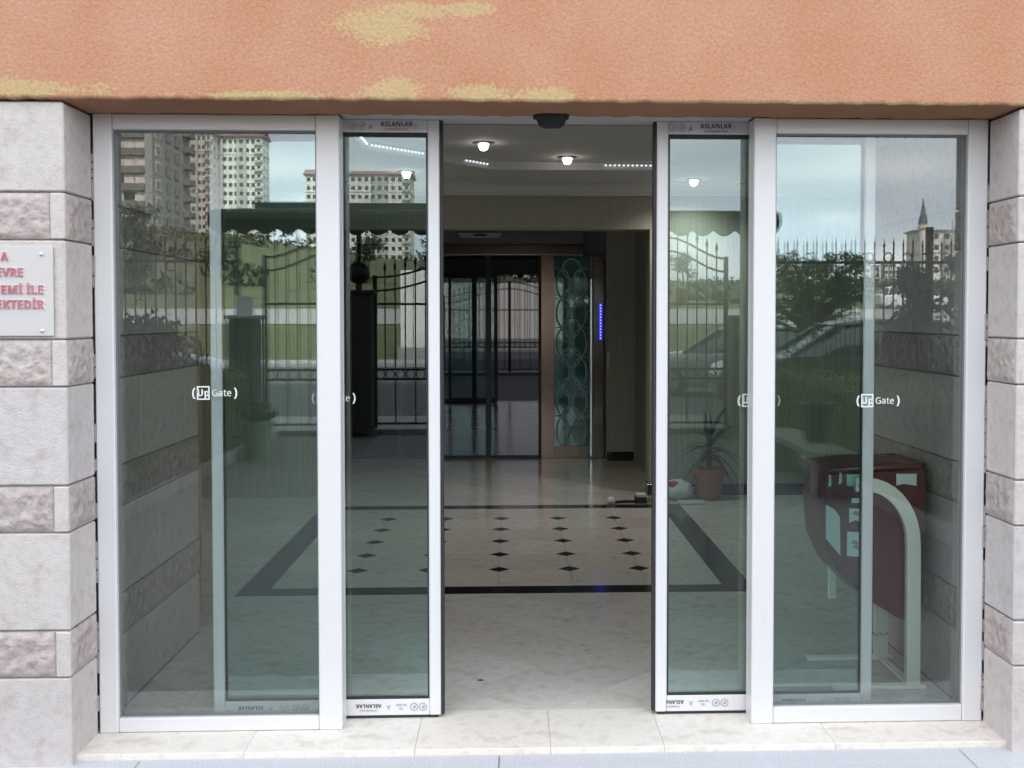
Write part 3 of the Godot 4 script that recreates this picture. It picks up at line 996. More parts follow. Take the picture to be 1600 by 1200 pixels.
# ------------------------------------------------------------------ back of the lobby
func lobby_back() -> void:
	var z := -8.0
	var d := thing("glass_door", "black mirror-like glass double door at the back of the lobby", "door")
	part(d, "pane", boxed(Vector3(-1.78, 0.03, z), Vector3(-0.30, 2.25, z + 0.012)), M.mirror_black)
	part(d, "pane", boxed(Vector3(-0.235, 0.03, z), Vector3(0.29, 2.25, z + 0.012)), M.mirror_black)
	part(d, "stile", boxed(Vector3(-0.2985, 0.012, z), Vector3(-0.2365, 2.25, z + 0.03), 0.003), M.black)
	part(d, "stile", boxed(Vector3(0.2915, 0.012, z), Vector3(0.318, 2.25, z + 0.03), 0.003), M.black)
	part(d, "bottom_rail", boxed(Vector3(-1.78, 0.0, z), Vector3(0.318, 0.0295, z + 0.028), 0.003), M.black)
	for x: float in [-1.28, -0.83]:
		part(d, "mullion", boxed(Vector3(x, 0.031, z + 0.0125), Vector3(x + 0.05, 2.249, z + 0.035), 0.003), M.black)
	var f := thing("door_surround", "polished copper coloured band and jamb around the back doors", "door frame")
	part(f, "jamb", boxed(Vector3(0.32, 0.0, z - 0.02), Vector3(0.466, 2.262, z + 0.05), 0.003), M.copper)
	part(f, "head", boxed(Vector3(-1.78, 2.272, z - 0.02), Vector3(0.79, 2.385, z + 0.06), 0.004), M.copper)
	part(f, "bright_edge", boxed(Vector3(-1.78, 2.263, z - 0.02), Vector3(0.79, 2.271, z + 0.07), 0.002), M.chrome)
	var o := thing("ornament_door", "narrow door of teal glass with frosted interlaced ovals", "door")
	part(o, "pane", boxed(Vector3(0.468, 0.135, z), Vector3(0.85, 2.255, z + 0.012)), M.teal_glass)
	part(o, "bottom_rail", boxed(Vector3(0.4665, 0.0, z), Vector3(0.869, 0.1345, z + 0.03), 0.003), M.copper)
	part(o, "stile", boxed(Vector3(0.9, 0.0, z), Vector3(1.028, 2.242, z + 0.06), 0.004), M.brown)
	part(o, "bright_edge", boxed(Vector3(0.851, 0.0, z), Vector3(0.8985, 2.25, z + 0.05), 0.003), M.grey_metal)
	part(o, "edge_strip", boxed(Vector3(0.868, 0.02, z + 0.0505), Vector3(0.886, 2.0, z + 0.06), 0.002), M.chrome)
	# frosted pattern: two columns of tall ovals, and circles centred on their meeting points
	var y := 0.30
	while y < 2.2:
		for x: float in [0.565, 0.755]:
			var st := ns()
			var pts := []
			for k in 22:
				var a := TAU * k / 22.0
				pts.append(Vector3(x + cos(a) * 0.072, y + sin(a) * 0.155, z + 0.014))
			tube(st, pts, 0.011, 5, true)
			part(o, "oval", st, M.frost)
		var ring := ns()
		var pr := []
		for k in 22:
			var a := TAU * k / 22.0
			pr.append(Vector3(0.66 + cos(a) * 0.098, y + 0.165 + sin(a) * 0.11, z + 0.015))
		tube(ring, pr, 0.010, 5, true)
		part(o, "circle", ring, M.frost)
		var st2 := ns()
		for s: float in [-1.0, 1.0]:
			tube(st2, [Vector3(0.66 + s * 0.185, y + 0.165, z + 0.014), Vector3(0.66 + s * 0.10, y + 0.17, z + 0.014)], 0.006, 5)
		tube(st2, [Vector3(0.66, y - 0.05, z + 0.0142), Vector3(0.66, y + 0.06, z + 0.0142)], 0.006, 5)
		part(o, "link", st2, M.frost)
		y += 0.33
	var h := thing("door_operator", "grey operator casing over the back doors with a pale light strip", "casing")
	part(h, "casing", boxed(Vector3(-1.78, 2.386, z - 0.05), Vector3(0.79, 2.535, z + 0.09), 0.005), M.grey_metal)
	var st := ns()
	prism(st, PackedVector2Array([Vector2(-0.60, 2.505), Vector2(-0.56, 2.452), Vector2(-0.155, 2.452), Vector2(-0.11, 2.505)]), z + 0.0905, z + 0.11)
	part(h, "lamp_cover", st, mat(lin(0.55, 0.58, 0.6), 0.3))
	part(h, "sensor_window", boxed(Vector3(-0.43, 2.47, z + 0.1105), Vector3(-0.28, 2.49, z + 0.118), 0.003), M.black)
	var l := thing("blue_light_strip", "blue glowing light strip upright beside the back door", "light", Vector3(0.982, 1.525, z + 0.062))
	part(l, "tube", boxed(Vector3(-0.016, -0.2, 0.0), Vector3(0.016, 0.2, 0.012), 0.003), M.led_blue)
	for k in 12:
		part(l, "diode", boxed(Vector3(-0.006, -0.19 + k * 0.0335, 0.0122), Vector3(0.006, -0.178 + k * 0.0335, 0.0145)), M.led)
	tag(part(self, "wall_switch", boxed(Vector3(1.035, 1.0, -7.7195), Vector3(1.06, 1.2, -7.708), 0.003), M.plastic_white), "small pale switch plate on the wall right of the back door", "switch")

func lobby_things() -> void:
	# potted yucca
	var t := thing("potted_plant", "spiky yucca in a terracotta pot against the lobby wall", "plant", Vector3(1.70, 0.0, -5.2))
	var st := ns()
	lathe(st, [Vector2(0.0, 0.0), Vector2(0.095, 0.0), Vector2(0.1, 0.005), Vector2(0.135, 0.22), Vector2(0.15, 0.222), Vector2(0.152, 0.265), Vector2(0.14, 0.27), Vector2(0.13, 0.24), Vector2(0.0, 0.235)], 24)
	part(t, "pot", st, M.clay)
	var so := ns()
	lathe(so, [Vector2(0.131, 0.243), Vector2(0.06, 0.255), Vector2(0.0, 0.256)], 16)
	part(t, "soil", so, M.soil)
	var trunk := ns()
	tube(trunk, [Vector3(0, 0.24, 0), Vector3(0.01, 0.33, 0), Vector3(0.005, 0.42, 0), Vector3(0.012, 0.47, 0)], [0.03, 0.026, 0.026, 0.018], 8)
	part(t, "stem", trunk, M.bark)
	var leaves := [[1.75, 82, 0.36], [1.6, 88, 0.30], [1.2, 66, 0.42], [0.95, 58, 0.40], [2.6, 25, 0.36], [2.95, 15, 0.30], [0.25, 22, 0.36], [3.4, 38, 0.30], [0.6, 40, 0.30], [5.2, 35, 0.34], [4.2, 25, 0.34], [5.9, 10, 0.30], [3.1, -8, 0.26], [0.1, -4, 0.27], [2.2, 48, 0.3], [4.7, 55, 0.3], [5.6, -15, 0.24], [3.7, -20, 0.22], [6.1, -18, 0.26], [2.75, -14, 0.25]]
	for k in leaves.size():
		var L: Array = leaves[k]
		var el := deg_to_rad(L[1])
		var az: float = L[0] if L[1] > 50 else L[0] * 1.0
		var dir := Vector3(cos(az) * cos(el), sin(el), -sin(az) * cos(el) * 0.8)
		if L[1] > 50: dir = Vector3(cos(az) * 0.9, sin(el), 0.1).normalized()
		var base := Vector3(0.01, 0.36 + 0.11 * clampf(L[1] / 80.0, 0, 1) + 0.03 * (k % 3), 0)
		var rowsL := []
		for i in 8:
			var s := i / 7.0
			var p: Vector3 = base + dir * L[2] * s + Vector3.DOWN * 0.24 * s * s * cos(el)
			var w: float = 0.031 * (1.0 - pow(s, 2.2)) * (0.55 + 0.9 * s if s < 0.5 else 1.0) + 0.0008
			var sd := dir.cross(Vector3.UP if absf(dir.y) < 0.95 else Vector3.BACK).normalized()
			var up := sd.cross(dir).normalized()
			var roll := 0.9 if k % 2 else -0.75
			sd = sd.rotated(dir, roll)
			up = up.rotated(dir, roll)
			rowsL.append([p - sd * w + up * w * 0.5, p, p + sd * w + up * w * 0.5])
		var lf := ns()
		grid(lf, rowsL, Vector3.UP if absf(dir.y) < 0.9 else Vector3.BACK)
		part(t, "leaf", lf, M.yucca)
	# clutter left on the floor
	var bag := thing("plastic_bag", "slumped white plastic bag with red print beside the yucca", "bag", Vector3(1.43, 0.0, -5.2))
	var f := FastNoiseLite.new()
	f.seed = 6
	f.frequency = 1.4
	var rows := []
	for i in 13:
		var a := PI * i / 12.0 - PI / 2
		var line := []
		for k in 21:
			var b := TAU * k / 20.0
			var v := Vector3(cos(a) * cos(b), sin(a), cos(a) * sin(b))
			var rr := 1.0 + 0.35 * f.get_noise_3d(v.x * 2, v.y * 2, v.z * 2)
			line.append(Vector3(v.x * 0.14 * rr, maxf(0.002, 0.075 + v.y * 0.09 * rr), v.z * 0.12 * rr))
		rows.append(line)
	var bs := ns()
	grid(bs, rows, Vector3(0, 0.07, 0), false)
	part(bag, "bag_body", bs, M.plastic_white)
	var rp := ns()
	ball(rp, Vector3(-0.045, 0.14, 0.06), Vector3(0.05, 0.03, 0.035), 8, 12)
	part(bag, "red_print", rp, M.plastic_red)
	var tray := thing("cardboard_sheet", "flat white sheet of packaging on the floor in front of the bag", "packaging", Vector3(1.56, 0.0, -4.98))
	part(tray, "sheet", boxed(Vector3(-0.16, 0.003, -0.06), Vector3(0.07, 0.022, 0.07), 0.004), M.plastic_white)
	var can := thing("label_box", "small black box with a white label lying on the lobby floor", "box", Vector3(1.09, 0.0, -5.02))
	part(can, "box_body", boxed(Vector3(-0.05, 0.0, -0.05), Vector3(0.05, 0.055, 0.05), 0.006), M.black)
	part(can, "white_label", boxed(Vector3(-0.042, 0.0555, -0.045), Vector3(0.042, 0.082, 0.045), 0.004), M.paper)
	var b2 := thing("wooden_block", "ochre wooden offcut lying beside the black box", "wood", Vector3(1.22, 0.0, -5.05))
	part(b2, "block", boxed(Vector3(-0.06, 0.0, -0.04), Vector3(0.10, 0.05, 0.05), 0.005), M.ochre)
	var rod := thing("tool_handle", "dark tool handle lying on the floor left of the black box", "tool", Vector3(0.95, 0.014, -5.0))
	var rs := ns()
	tube(rs, [Vector3(-0.1, 0, 0.02), Vector3(0.0, 0.004, 0.0), Vector3(0.1, 0, -0.01)], [0.012, 0.014, 0.011], 8)
	part(rod, "handle", rs, M.black)
	var tis := thing("crumpled_paper", "crumpled white paper at the end of the tool handle", "paper", Vector3(0.83, 0.0, -4.98))
	var rows2 := []
	for i in 9:
		var a := PI * i / 8.0 - PI / 2
		var line := []
		for k in 13:
			var b := TAU * k / 12.0
			var v := Vector3(cos(a) * cos(b), sin(a), cos(a) * sin(b))
			var rr := 1.0 + 0.9 * f.get_noise_3d(v.x * 3, v.y * 3 + 5, v.z * 3)
			line.append(Vector3(v.x * 0.035 * rr, maxf(0.001, 0.026 + v.y * 0.03 * rr), v.z * 0.03 * rr))
		rows2.append(line)
	var ts := ns()
	grid(ts, rows2, Vector3(0, 0.02, 0), false)
	part(tis, "paper", ts, M.paper)
	for q in [[-0.14, -0.55, 0.014, "tiny dark leaf scrap on the marble in the open doorway"], [-1.22, -0.42, 0.016, "tiny pale scrap on the floor behind the left pane"], [1.2, -0.3, 0.012, "tiny dark scrap on the floor behind the right pane"]]:
		var chip := thing("litter_scrap", q[3], "litter", Vector3(q[0], 0.0, q[1]))
		var cs := ns()
		var pc := PackedVector2Array([Vector2(-1, 0.1), Vector2(-0.2, 0.5), Vector2(1.0, 0.2), Vector2(0.6, -0.3), Vector2(-0.4, -0.45)])
		for i in pc.size(): pc[i] = pc[i] * q[2]
		prism(cs, pc, 0.0005, 0.004, "xz")
		part(chip, "scrap", cs, M.paper if q[0] < -1 else M.soil)

func ceiling_lights() -> void:
	var spots := [[-0.2, 2.80, -3.5, "recessed spot in the ceiling tray, nearest to the doorway", 0.14], [0.42, 2.80, -4.17, "recessed spot in the ceiling tray, farther back to the right", 0.14], [-0.84, 2.74, -4.57, "recessed spot seen through the left sliding leaf", 0.20], [1.53, 2.74, -5.0, "recessed spot seen through the right sliding leaf", 0.28]]
	for s in spots:
		var t := thing("ceiling_spot", s[3], "lamp", Vector3(s[0], s[1], s[2]), "lit spots in the lobby ceiling")
		var st := ns()
		lathe(st, [Vector2(0.04, -0.001), Vector2(0.07, -0.001), Vector2(0.07, -0.007), Vector2(0.04, -0.012), Vector2(0.04, -0.001)], 24)
		part(t, "trim_ring", st, M.grey_metal)
		var b := ns()
		lathe(b, [Vector2(0.0, -0.056), Vector2(0.016, -0.054), Vector2(0.028, -0.044), Vector2(0.035, -0.022), Vector2(0.037, -0.002), Vector2(0.0, -0.002)], 20)
		part(t, "bulb", b, M.bulb)
		var o := SpotLight3D.new()
		o.name = "spot_lamp"
		o.light_color = Color(1.0, 0.985, 0.96)
		o.light_energy = s[4]
		o.light_size = 0.03
		o.spot_range = 15.0
		o.spot_attenuation = 2.0
		o.spot_angle = 72.0
		o.spot_angle_attenuation = 0.9
		o.shadow_enabled = true
		o.rotation_degrees = Vector3(-90, 0, 0)
		o.position = Vector3(0, -0.03, 0)
		t.add_child(o)
	# rows of diodes along the edge of the tray
	var runs := [[Vector3(-1.0, 2.775, -2.95), Vector3(-1.0, 2.775, -3.44)], [Vector3(-0.985, 2.775, -3.47), Vector3(-0.64, 2.775, -3.87)], [Vector3(-0.36, 2.775, -4.19), Vector3(-0.18, 2.775, -4.40)], [Vector3(0.72, 2.775, -4.43), Vector3(1.25, 2.775, -4.43)]]
	var names := ["row of small lights along the left side of the ceiling tray", "row of small lights on the slanting edge of the ceiling tray", "short bright light strip at the corner of the ceiling tray", "row of small lights along the back of the ceiling tray"]
	for r in runs.size():
		var t := thing("light_strip", names[r], "light", Vector3.ZERO, "light strips in the ceiling tray")
		var a: Vector3 = runs[r][0]
		var b: Vector3 = runs[r][1]
		var n := int(a.distance_to(b) / 0.035)
		for k in n:
			var p := a.lerp(b, (k + 0.5) / n)
			part(t, "diode", boxed(p + Vector3(-0.006, -0.005, -0.006), p + Vector3(0.006, 0.005, 0.006)), M.led)
		var bs := ns()
		tube(bs, [a + Vector3(0, 0.012, 0), b + Vector3(0, 0.012, 0)], 0.006, 6)
		part(t, "cable", bs, M.plaster)

func flat_bar(st: SurfaceTool, path: Array, w: float, z0: float, z1: float) -> void:
	# a flat tube bent in the xy plane: width w in the plane, depth z0..z1
	var L := []
	var R := []
	for i in path.size():
		var d: Vector2 = (path[mini(i + 1, path.size() - 1)] - path[maxi(i - 1, 0)]).normalized()
		var n := Vector2(-d.y, d.x) * w / 2
		L.append(path[i] + n)
		R.append(path[i] - n)
	for i in path.size() - 1:
		var d: Vector2 = (path[i + 1] - path[i]).normalized()
		var n := Vector3(-d.y, d.x, 0)
		var P := func(p: Vector2, z: float) -> Vector3: return Vector3(p.x, p.y, z)
		quad(st, P.call(L[i], z0), P.call(L[i + 1], z0), P.call(L[i + 1], z1), P.call(L[i], z1), n)
		quad(st, P.call(R[i], z0), P.call(R[i + 1], z0), P.call(R[i + 1], z1), P.call(R[i], z1), -n)
		quad(st, P.call(L[i], z1), P.call(L[i + 1], z1), P.call(R[i + 1], z1), P.call(R[i], z1), Vector3.BACK)
		quad(st, P.call(L[i], z0), P.call(L[i + 1], z0), P.call(R[i + 1], z0), P.call(R[i], z0), Vector3.FORWARD)
	for q in [[0, 1], [path.size() - 1, path.size() - 2]]:
		var d: Vector2 = (path[q[0]] - path[q[1]]).normalized()
		quad(st, Vector3(L[q[0]].x, L[q[0]].y, z0), Vector3(R[q[0]].x, R[q[0]].y, z0), Vector3(R[q[0]].x, R[q[0]].y, z1), Vector3(L[q[0]].x, L[q[0]].y, z1), Vector3(d.x, d.y, 0))

func waste_bin() -> void:
	var t := thing("waste_bin", "dark red swing litter bin with torn stickers on cream arched legs", "bin")
	# body: side outline extruded, edges drawn in
	var out := [Vector2(1.345, 0.925), Vector2(1.755, 0.945), Vector2(1.778, 0.90), Vector2(1.768, 0.58), Vector2(1.745, 0.30), Vector2(1.715, 0.268), Vector2(1.66, 0.285), Vector2(1.50, 0.385), Vector2(1.39, 0.495), Vector2(1.335, 0.615), Vector2(1.318, 0.80)]
	var c := Vector2(1.56, 0.62)
	var st := ns()
	var lay_ := [[-0.76, 0.93], [-0.745, 0.985], [-0.72, 1.0], [-0.46, 1.0], [-0.435, 0.985], [-0.42, 0.955]]
	for i in lay_.size() - 1:
		for k in out.size():
			var a: Vector2 = out[k]
			var b: Vector2 = out[(k + 1) % out.size()]
			var A: Vector2 = c + (a - c) * lay_[i][1]
			var B: Vector2 = c + (b - c) * lay_[i][1]
			var C: Vector2 = c + (b - c) * lay_[i + 1][1]
			var D: Vector2 = c + (a - c) * lay_[i + 1][1]
			var P := [Vector3(A.x, A.y, lay_[i][0]), Vector3(B.x, B.y, lay_[i][0]), Vector3(C.x, C.y, lay_[i + 1][0]), Vector3(D.x, D.y, lay_[i + 1][0])]
			var n: Vector3 = (P[1] - P[0]).cross(P[3] - P[0]).normalized()
			var mid: Vector3 = (P[0] + P[2]) / 2.0 - Vector3(c.x, c.y, -0.59)
			quad(st, P[0], P[1], P[2], P[3], n if n.dot(mid) > 0 else -n)
	for q in [[0, Vector3.FORWARD], [5, Vector3.BACK]]:
		var poly := PackedVector2Array()
		for v in out: poly.append(c + (v - c) * lay_[q[0]][1])
		var idx := Geometry2D.triangulate_polygon(poly)
		for i in range(0, idx.size(), 3):
			tri(st, lay(poly[idx[i]], lay_[q[0]][0], "xy"), lay(poly[idx[i + 1]], lay_[q[0]][0], "xy"), lay(poly[idx[i + 2]], lay_[q[0]][0], "xy"), q[1])
	part(t, "bucket", st, M.maroon)
	# rim, lid and hinge
	var rim := ns()
	var rc := []
	for q in [[1.345, -0.44], [1.36, -0.425], [1.745, -0.425], [1.76, -0.44], [1.76, -0.74], [1.745, -0.755], [1.36, -0.755], [1.345, -0.74]]: rc.append(Vector3(q[0], 0.93 + (q[0] - 1.345) * 0.045, q[1]))
	tube(rim, rc, 0.013, 8, true)
	part(t, "rim", rim, M.maroon)
	var lid := ns()
	prism(lid, PackedVector2Array([Vector2(1.35, 0.925), Vector2(1.755, 0.943), Vector2(1.752, 0.952), Vector2(1.62, 0.962), Vector2(1.45, 0.953), Vector2(1.352, 0.937)]), -0.745, -0.437)
	part(t, "lid", lid, M.maroon)
	part(t, "hinge", boxed(Vector3(1.748, 0.88, -0.70), Vector3(1.785, 0.955, -0.48), 0.006), M.maroon)
	var seam := boxed(Vector3(1.53, 0.40, -0.4198), Vector3(1.535, 0.92, -0.414), 0.001)
	part(t, "seam", seam, M.maroon)
	part(t, "keyhole", boxed(Vector3(1.66, 0.80, -0.4198), Vector3(1.672, 0.83, -0.411), 0.002), M.black)
	# arched legs
	for z: float in [-0.40, -0.80]:
		var path := [Vector2(1.705, 0.02), Vector2(1.702, 0.60)]
		for k in 9:
			var a := PI / 2 * (k + 1) / 9.0
			path.append(Vector2(1.502 + 0.20 * cos(a), 0.62 + 0.255 * sin(a)))
		path.append(Vector2(1.45, 0.877))
		var lg := ns()
		flat_bar(lg, path, 0.058, z, z + 0.03)
		part(t, "leg", lg, M.cream)
		part(t, "foot_bar", boxed(Vector3(1.36, 0.0005, z - 0.005), Vector3(1.76, 0.018, z + 0.035), 0.003), M.cream)
		var piv := ns()
		ball(piv, Vector3(1.47, 0.876, z + (0.033 if z > -0.5 else -0.003)), Vector3(0.014, 0.014, 0.007), 6, 10)
		part(t, "pivot_bolt", piv, M.chrome)
	part(t, "cross_bar", boxed(Vector3(1.685, 0.003, -0.765), Vector3(1.722, 0.0165, -0.406), 0.003), M.cream)
	part(t, "stay", boxed(Vector3(1.44, 0.30, -0.74), Vector3(1.475, 0.46, -0.72), 0.003), M.cream)
	# torn stickers
	var stick := [[1.425, 0.862, 1.497, 0.915, M.paper_green], [1.447, 0.79, 1.497, 0.812, M.paper], [1.437, 0.703, 1.498, 0.768, M.paper], [1.428, 0.56, 1.496, 0.67, M.paper], [1.640, 0.862, 1.728, 0.915, M.paper]]
	for s in stick:
		var sp := ns()
		var w: float = s[2] - s[0]
		var h: float = s[3] - s[1]
		var pl := PackedVector2Array([Vector2(s[0], s[1] + h * rng.randf_range(0, 0.1)), Vector2(s[0] + w * 0.4, s[1] + h * rng.randf_range(0, 0.25)), Vector2(s[2], s[1] + h * rng.randf_range(0, 0.1)), Vector2(s[2], s[3]), Vector2(s[0] + w * 0.5, s[3] - h * rng.randf_range(0, 0.06)), Vector2(s[0], s[3])])
		prism(sp, pl, -0.4199, -0.4185)
		part(t, "sticker", sp, s[4])
	for s in [[1.465, 0.745], [1.462, 0.62], [1.47, 0.60]]:
		var mk := ns()
		prism(mk, PackedVector2Array([Vector2(s[0] - 0.018, s[1]), Vector2(s[0] - 0.004, s[1] + 0.014), Vector2(s[0] + 0.017, s[1] + 0.004), Vector2(s[0] + 0.01, s[1] - 0.01)]), -0.4184, -0.4178)
		part(t, "torn_print", mk, M.print_grey)
	var pl2 := PackedVector2Array([Vector2(1.3365, 0.64), Vector2(1.40, 0.565), Vector2(1.397, 0.73), Vector2(1.372, 0.765), Vector2(1.336, 0.785)])
	var sp2 := ns()
	prism(sp2, pl2, -0.4199, -0.4185)
	part(t, "sticker", sp2, M.paper)
	for s in [[1.345, 0.86], [1.39, 0.87]]:
		var sp3 := ns()
		prism(sp3, PackedVector2Array([Vector2(s[0], s[1]), Vector2(s[0] + 0.014, s[1] + 0.008), Vector2(s[0] + 0.012, s[1] + 0.05), Vector2(s[0] + 0.004, s[1] + 0.055)]), -0.4199, -0.4188)
		part(t, "sticker", sp3, M.paper)
	var ch := ns()
	var pts := []
	for k in 10: pts.append(Vector3(1.60 + 0.09 * k / 9.0, 0.17 + 0.006 * sin(k * 2.1), -0.60))
	tube(ch, pts, 0.004, 5)
	part(t, "chain", ch, M.chrome)

# ------------------------------------------------------------------ outside, behind the camera
func height_at(x: float, z: float) -> float:
	var P := [[-900.0, -0.17], [36.0, -0.17], [58.0, 0.9], [64.0, 1.9], [72.0, 2.4], [120.0, 4.2], [300.0, 10.5], [600.0, 20.0], [1100.0, 24.0]]
	var y := 0.0
	for i in P.size() - 1:
		if z >= P[i][0] and z <= P[i + 1][0]:
			y = lerpf(P[i][1], P[i + 1][1], (z - P[i][0]) / (P[i + 1][0] - P[i][0]))
	if z > 64.0:
		y += smoothstep(64.0, 220.0, z) * 10.5 * smoothstep(30.0, -70.0, x * 200.0 / z)
	return y

func terrain() -> void:
	var zs := [-200.0, -60.0, 0.0, 12.0, 24.0, 35.9, 36.0, 42.0, 50.0, 58.0, 61.0, 64.0, 68.0, 72.0, 90.0, 120.0, 150.0, 190.0, 240.0, 300.0, 380.0, 470.0, 600.0, 800.0, 1100.0]
	var f := FastNoiseLite.new()
	f.seed = 2
	f.frequency = 0.02
	var st := ns()
	var rows := []
	for z in zs:
		var line := []
		for i in 61:
			var x: float = (i - 30) * maxf(8.0, 2.0 + absf(z) * 0.055)
			var y := height_at(x, z)
			if z > 75.0: y += f.get_noise_2d(x, z) * z * 0.008
			line.append(Vector3(x, y, z))
		rows.append(line)
	grid(st, rows, Vector3.UP)
	struct("ground", st, M.dry_grass)
	# grass bank beyond the street and the pale road above it
	var gr := ns()
	var R := []
	for z: float in [36.2, 42.0, 50.0, 57.0]:
		var line := []
		for i in 41: line.append(Vector3((i - 20) * 4.0, height_at(0, z) + 0.03, z))
		R.append(line)
	grid(gr, R, Vector3.UP)
	tag(part(self, "grass_bank", gr, M.grass), "yellow green grass bank beyond the street", "grass", "", "stuff")
	var pr := ns()
	R = []
	for z: float in [59.0, 61.0, 64.0, 65.5]:
		var line := []
		for i in 41: line.append(Vector3((i - 20) * 5.0, height_at((i - 20) * 5.0, z) + 0.05, z))
		R.append(line)
	grid(pr, R, Vector3.UP)
	struct("upper_road", pr, M.pale_road)
	var rd := ns()
	bx(rd, Vector3(-80, -0.166, 13.6), Vector3(80, -0.155, 33.0))
	struct("road", rd, M.asphalt)
	struct("far_pavement", boxed(Vector3(-80, -0.164, 33.0), Vector3(80, -0.03, 36.1), 0.01), M.concrete)
	struct("pavement", boxed(Vector3(-80, -0.164, 11.45), Vector3(80, -0.06, 13.59), 0.01), M.concrete)

func forecourt() -> void:
	var st := ns()
	bx(st, Vector3(-3.3, -0.164, 0.462), Vector3(3.3, -0.14, 11.44))
	struct("path", st, tri_mat(lin(0.14, 0.14, 0.145), M.paving.albedo_texture, 0.9, 0.8))
	for s: float in [-1.0, 1.0]:
		struct("path_kerb", boxed(Vector3(minf(s * 3.3, s * 3.42), -0.164, 1.1), Vector3(maxf(s * 3.3, s * 3.42), -0.03, 11.2), 0.01), M.concrete)
	# gate pillars with balls, and the outer pillars
	for s in [[-2.2, "dark gate pillar with a ball on top, left of the gate"], [2.03, "dark gate pillar with a ball on top, right of the gate"]]:
		var t := thing("gate_pillar", s[1], "pillar", Vector3(s[0], -0.06, 11.3), "gate pillars with balls")
		part(t, "shaft", boxed(Vector3(-0.21, 0, -0.21), Vector3(0.21, 1.95, 0.21), 0.015), mat(lin(0.035, 0.032, 0.03), 0.7))
		part(t, "cap", boxed(Vector3(-0.25, 1.951, -0.25), Vector3(0.25, 2.02, 0.25), 0.02), mat(lin(0.03, 0.03, 0.03), 0.6))
		var b := ns()
		tube(b, [Vector3(0, 2.02, 0), Vector3(0, 2.13, 0)], 0.05, 10)
		ball(b, Vector3(0, 2.27, 0), Vector3.ONE * 0.165, 12, 20)
		part(t, "ball", b, M.iron)
	for s in [[-3.75, "dark square pillar with a white notice, left of the gate"], [3.32, "grey square pillar right of the gate"]]:
		var t := thing("outer_pillar", s[1], "pillar", Vector3(s[0], -0.06, 11.1), "square pillars at the ends of the gate")
		part(t, "shaft", boxed(Vector3(-0.2, 0, -0.2), Vector3(0.2, 1.6, 0.2), 0.015), mat(lin(0.05, 0.052, 0.05), 0.8) if s[0] < 0 else mat(lin(0.13, 0.13, 0.13), 0.8))
		part(t, "cap", boxed(Vector3(-0.22, 1.601, -0.22), Vector3(0.22, 1.66, 0.22), 0.015), M.concrete)
		if s[0] < 0:
			part(t, "notice", boxed(Vector3(-0.13, 1.662, -0.02), Vector3(0.13, 1.93, 0.0), 0.004), M.plastic_white)
	# awning over the gate: front valance with scallops, sloped top, curved end cheeks
	var t := thing("awning", "long dark awning with a scalloped edge over the gate", "awning")
	var prof := PackedVector2Array([Vector2(10.9, 2.84), Vector2(10.86, 2.93), Vector2(10.93, 3.02), Vector2(11.05, 3.06), Vector2(12.3, 3.2), Vector2(12.3, 3.16), Vector2(11.06, 3.02), Vector2(10.97, 2.98), Vector2(10.91, 2.93), Vector2(10.93, 2.84)])
	var sh := ns()
	prism(sh, prof, -4.15, 3.75, "zy")
	part(t, "canopy", sh, M.awning)
	var tp := ns()
	quad(tp, Vector3(-4.1, 3.07, 11.06), Vector3(3.7, 3.07, 11.06), Vector3(3.7, 3.21, 12.28), Vector3(-4.1, 3.21, 12.28), Vector3(0, 1, -0.115).normalized())
	part(t, "canopy_top", tp, M.awning_top)
	var back := boxed(Vector3(-3.9, 3.2, 12.3), Vector3(-0.6, 3.31, 12.36), 0.01)
	part(t, "back_panel", back, mat(lin(0.10, 0.15, 0.15), 0.6))
	for x: float in [-4.16, 3.76]:
		var ck := ns()
		prism(ck, PackedVector2Array([Vector2(10.9, 2.84), Vector2(10.86, 2.93), Vector2(10.93, 3.02), Vector2(11.05, 3.06), Vector2(12.3, 3.2), Vector2(12.3, 2.9)]), x - 0.01, x + 0.01, "zy")
		part(t, "end_cheek", ck, M.awning)
	var sc := ns()
	prism(sc, scallop_line(-4.15, 3.75, 0.30, 2.842, 0.13), 10.885, 10.895)
	part(t, "scallops", sc, M.awning)
	for x: float in [-3.9, -2.2, 2.03, 3.5]:
		var ps := ns()
		tube(ps, [Vector3(x, 2.1 if absf(x) < 3 else 1.6, 11.32), Vector3(x, 3.03, 11.32)], 0.035, 8)
		part(t, "post", ps, M.iron)
		var br := ns()
		tube(br, [Vector3(x, 2.75, 11.33), Vector3(x + 0.05, 2.9, 11.15), Vector3(x + 0.1, 2.95, 10.98)], 0.02, 6)
		part(t, "bracket", br, M.iron)

func scallop_line(x0: float, x1: float, w: float, y: float, h: float) -> PackedVector2Array:
	var p := PackedVector2Array([Vector2(x1, y), Vector2(x0, y)])
	var n := int(round((x1 - x0) / w))
	for i in n:
		for k in 8:
			var s := (k + 0.5) / 8.0
			p.append(Vector2(lerpf(x0, x1, (i + s) / n), y - 0.03 - (h - 0.03) * pow(sin(PI * s), 0.7)))
	return p

func ring_mesh(r: float, th: float) -> ArrayMesh:
	var st := ns()
	var c := []
	for k in 14: c.append(Vector3(cos(TAU * k / 14.0) * r, sin(TAU * k / 14.0) * r, 0))
	tube(st, c, th, 6, true)
	return st.commit()

func picket_mesh(h: float) -> ArrayMesh:
	var st := ns()
	bx(st, Vector3(-0.009, 0.0, -0.009), Vector3(0.009, h - 0.16, 0.009))
	lathe(st, [Vector2(0.0, h - 0.175), Vector2(0.016, h - 0.165), Vector2(0.010, h - 0.15), Vector2(0.018, h - 0.12), Vector2(0.012, h - 0.09), Vector2(0.005, h - 0.05), Vector2(0.0, h)], 6)
	return st.commit()

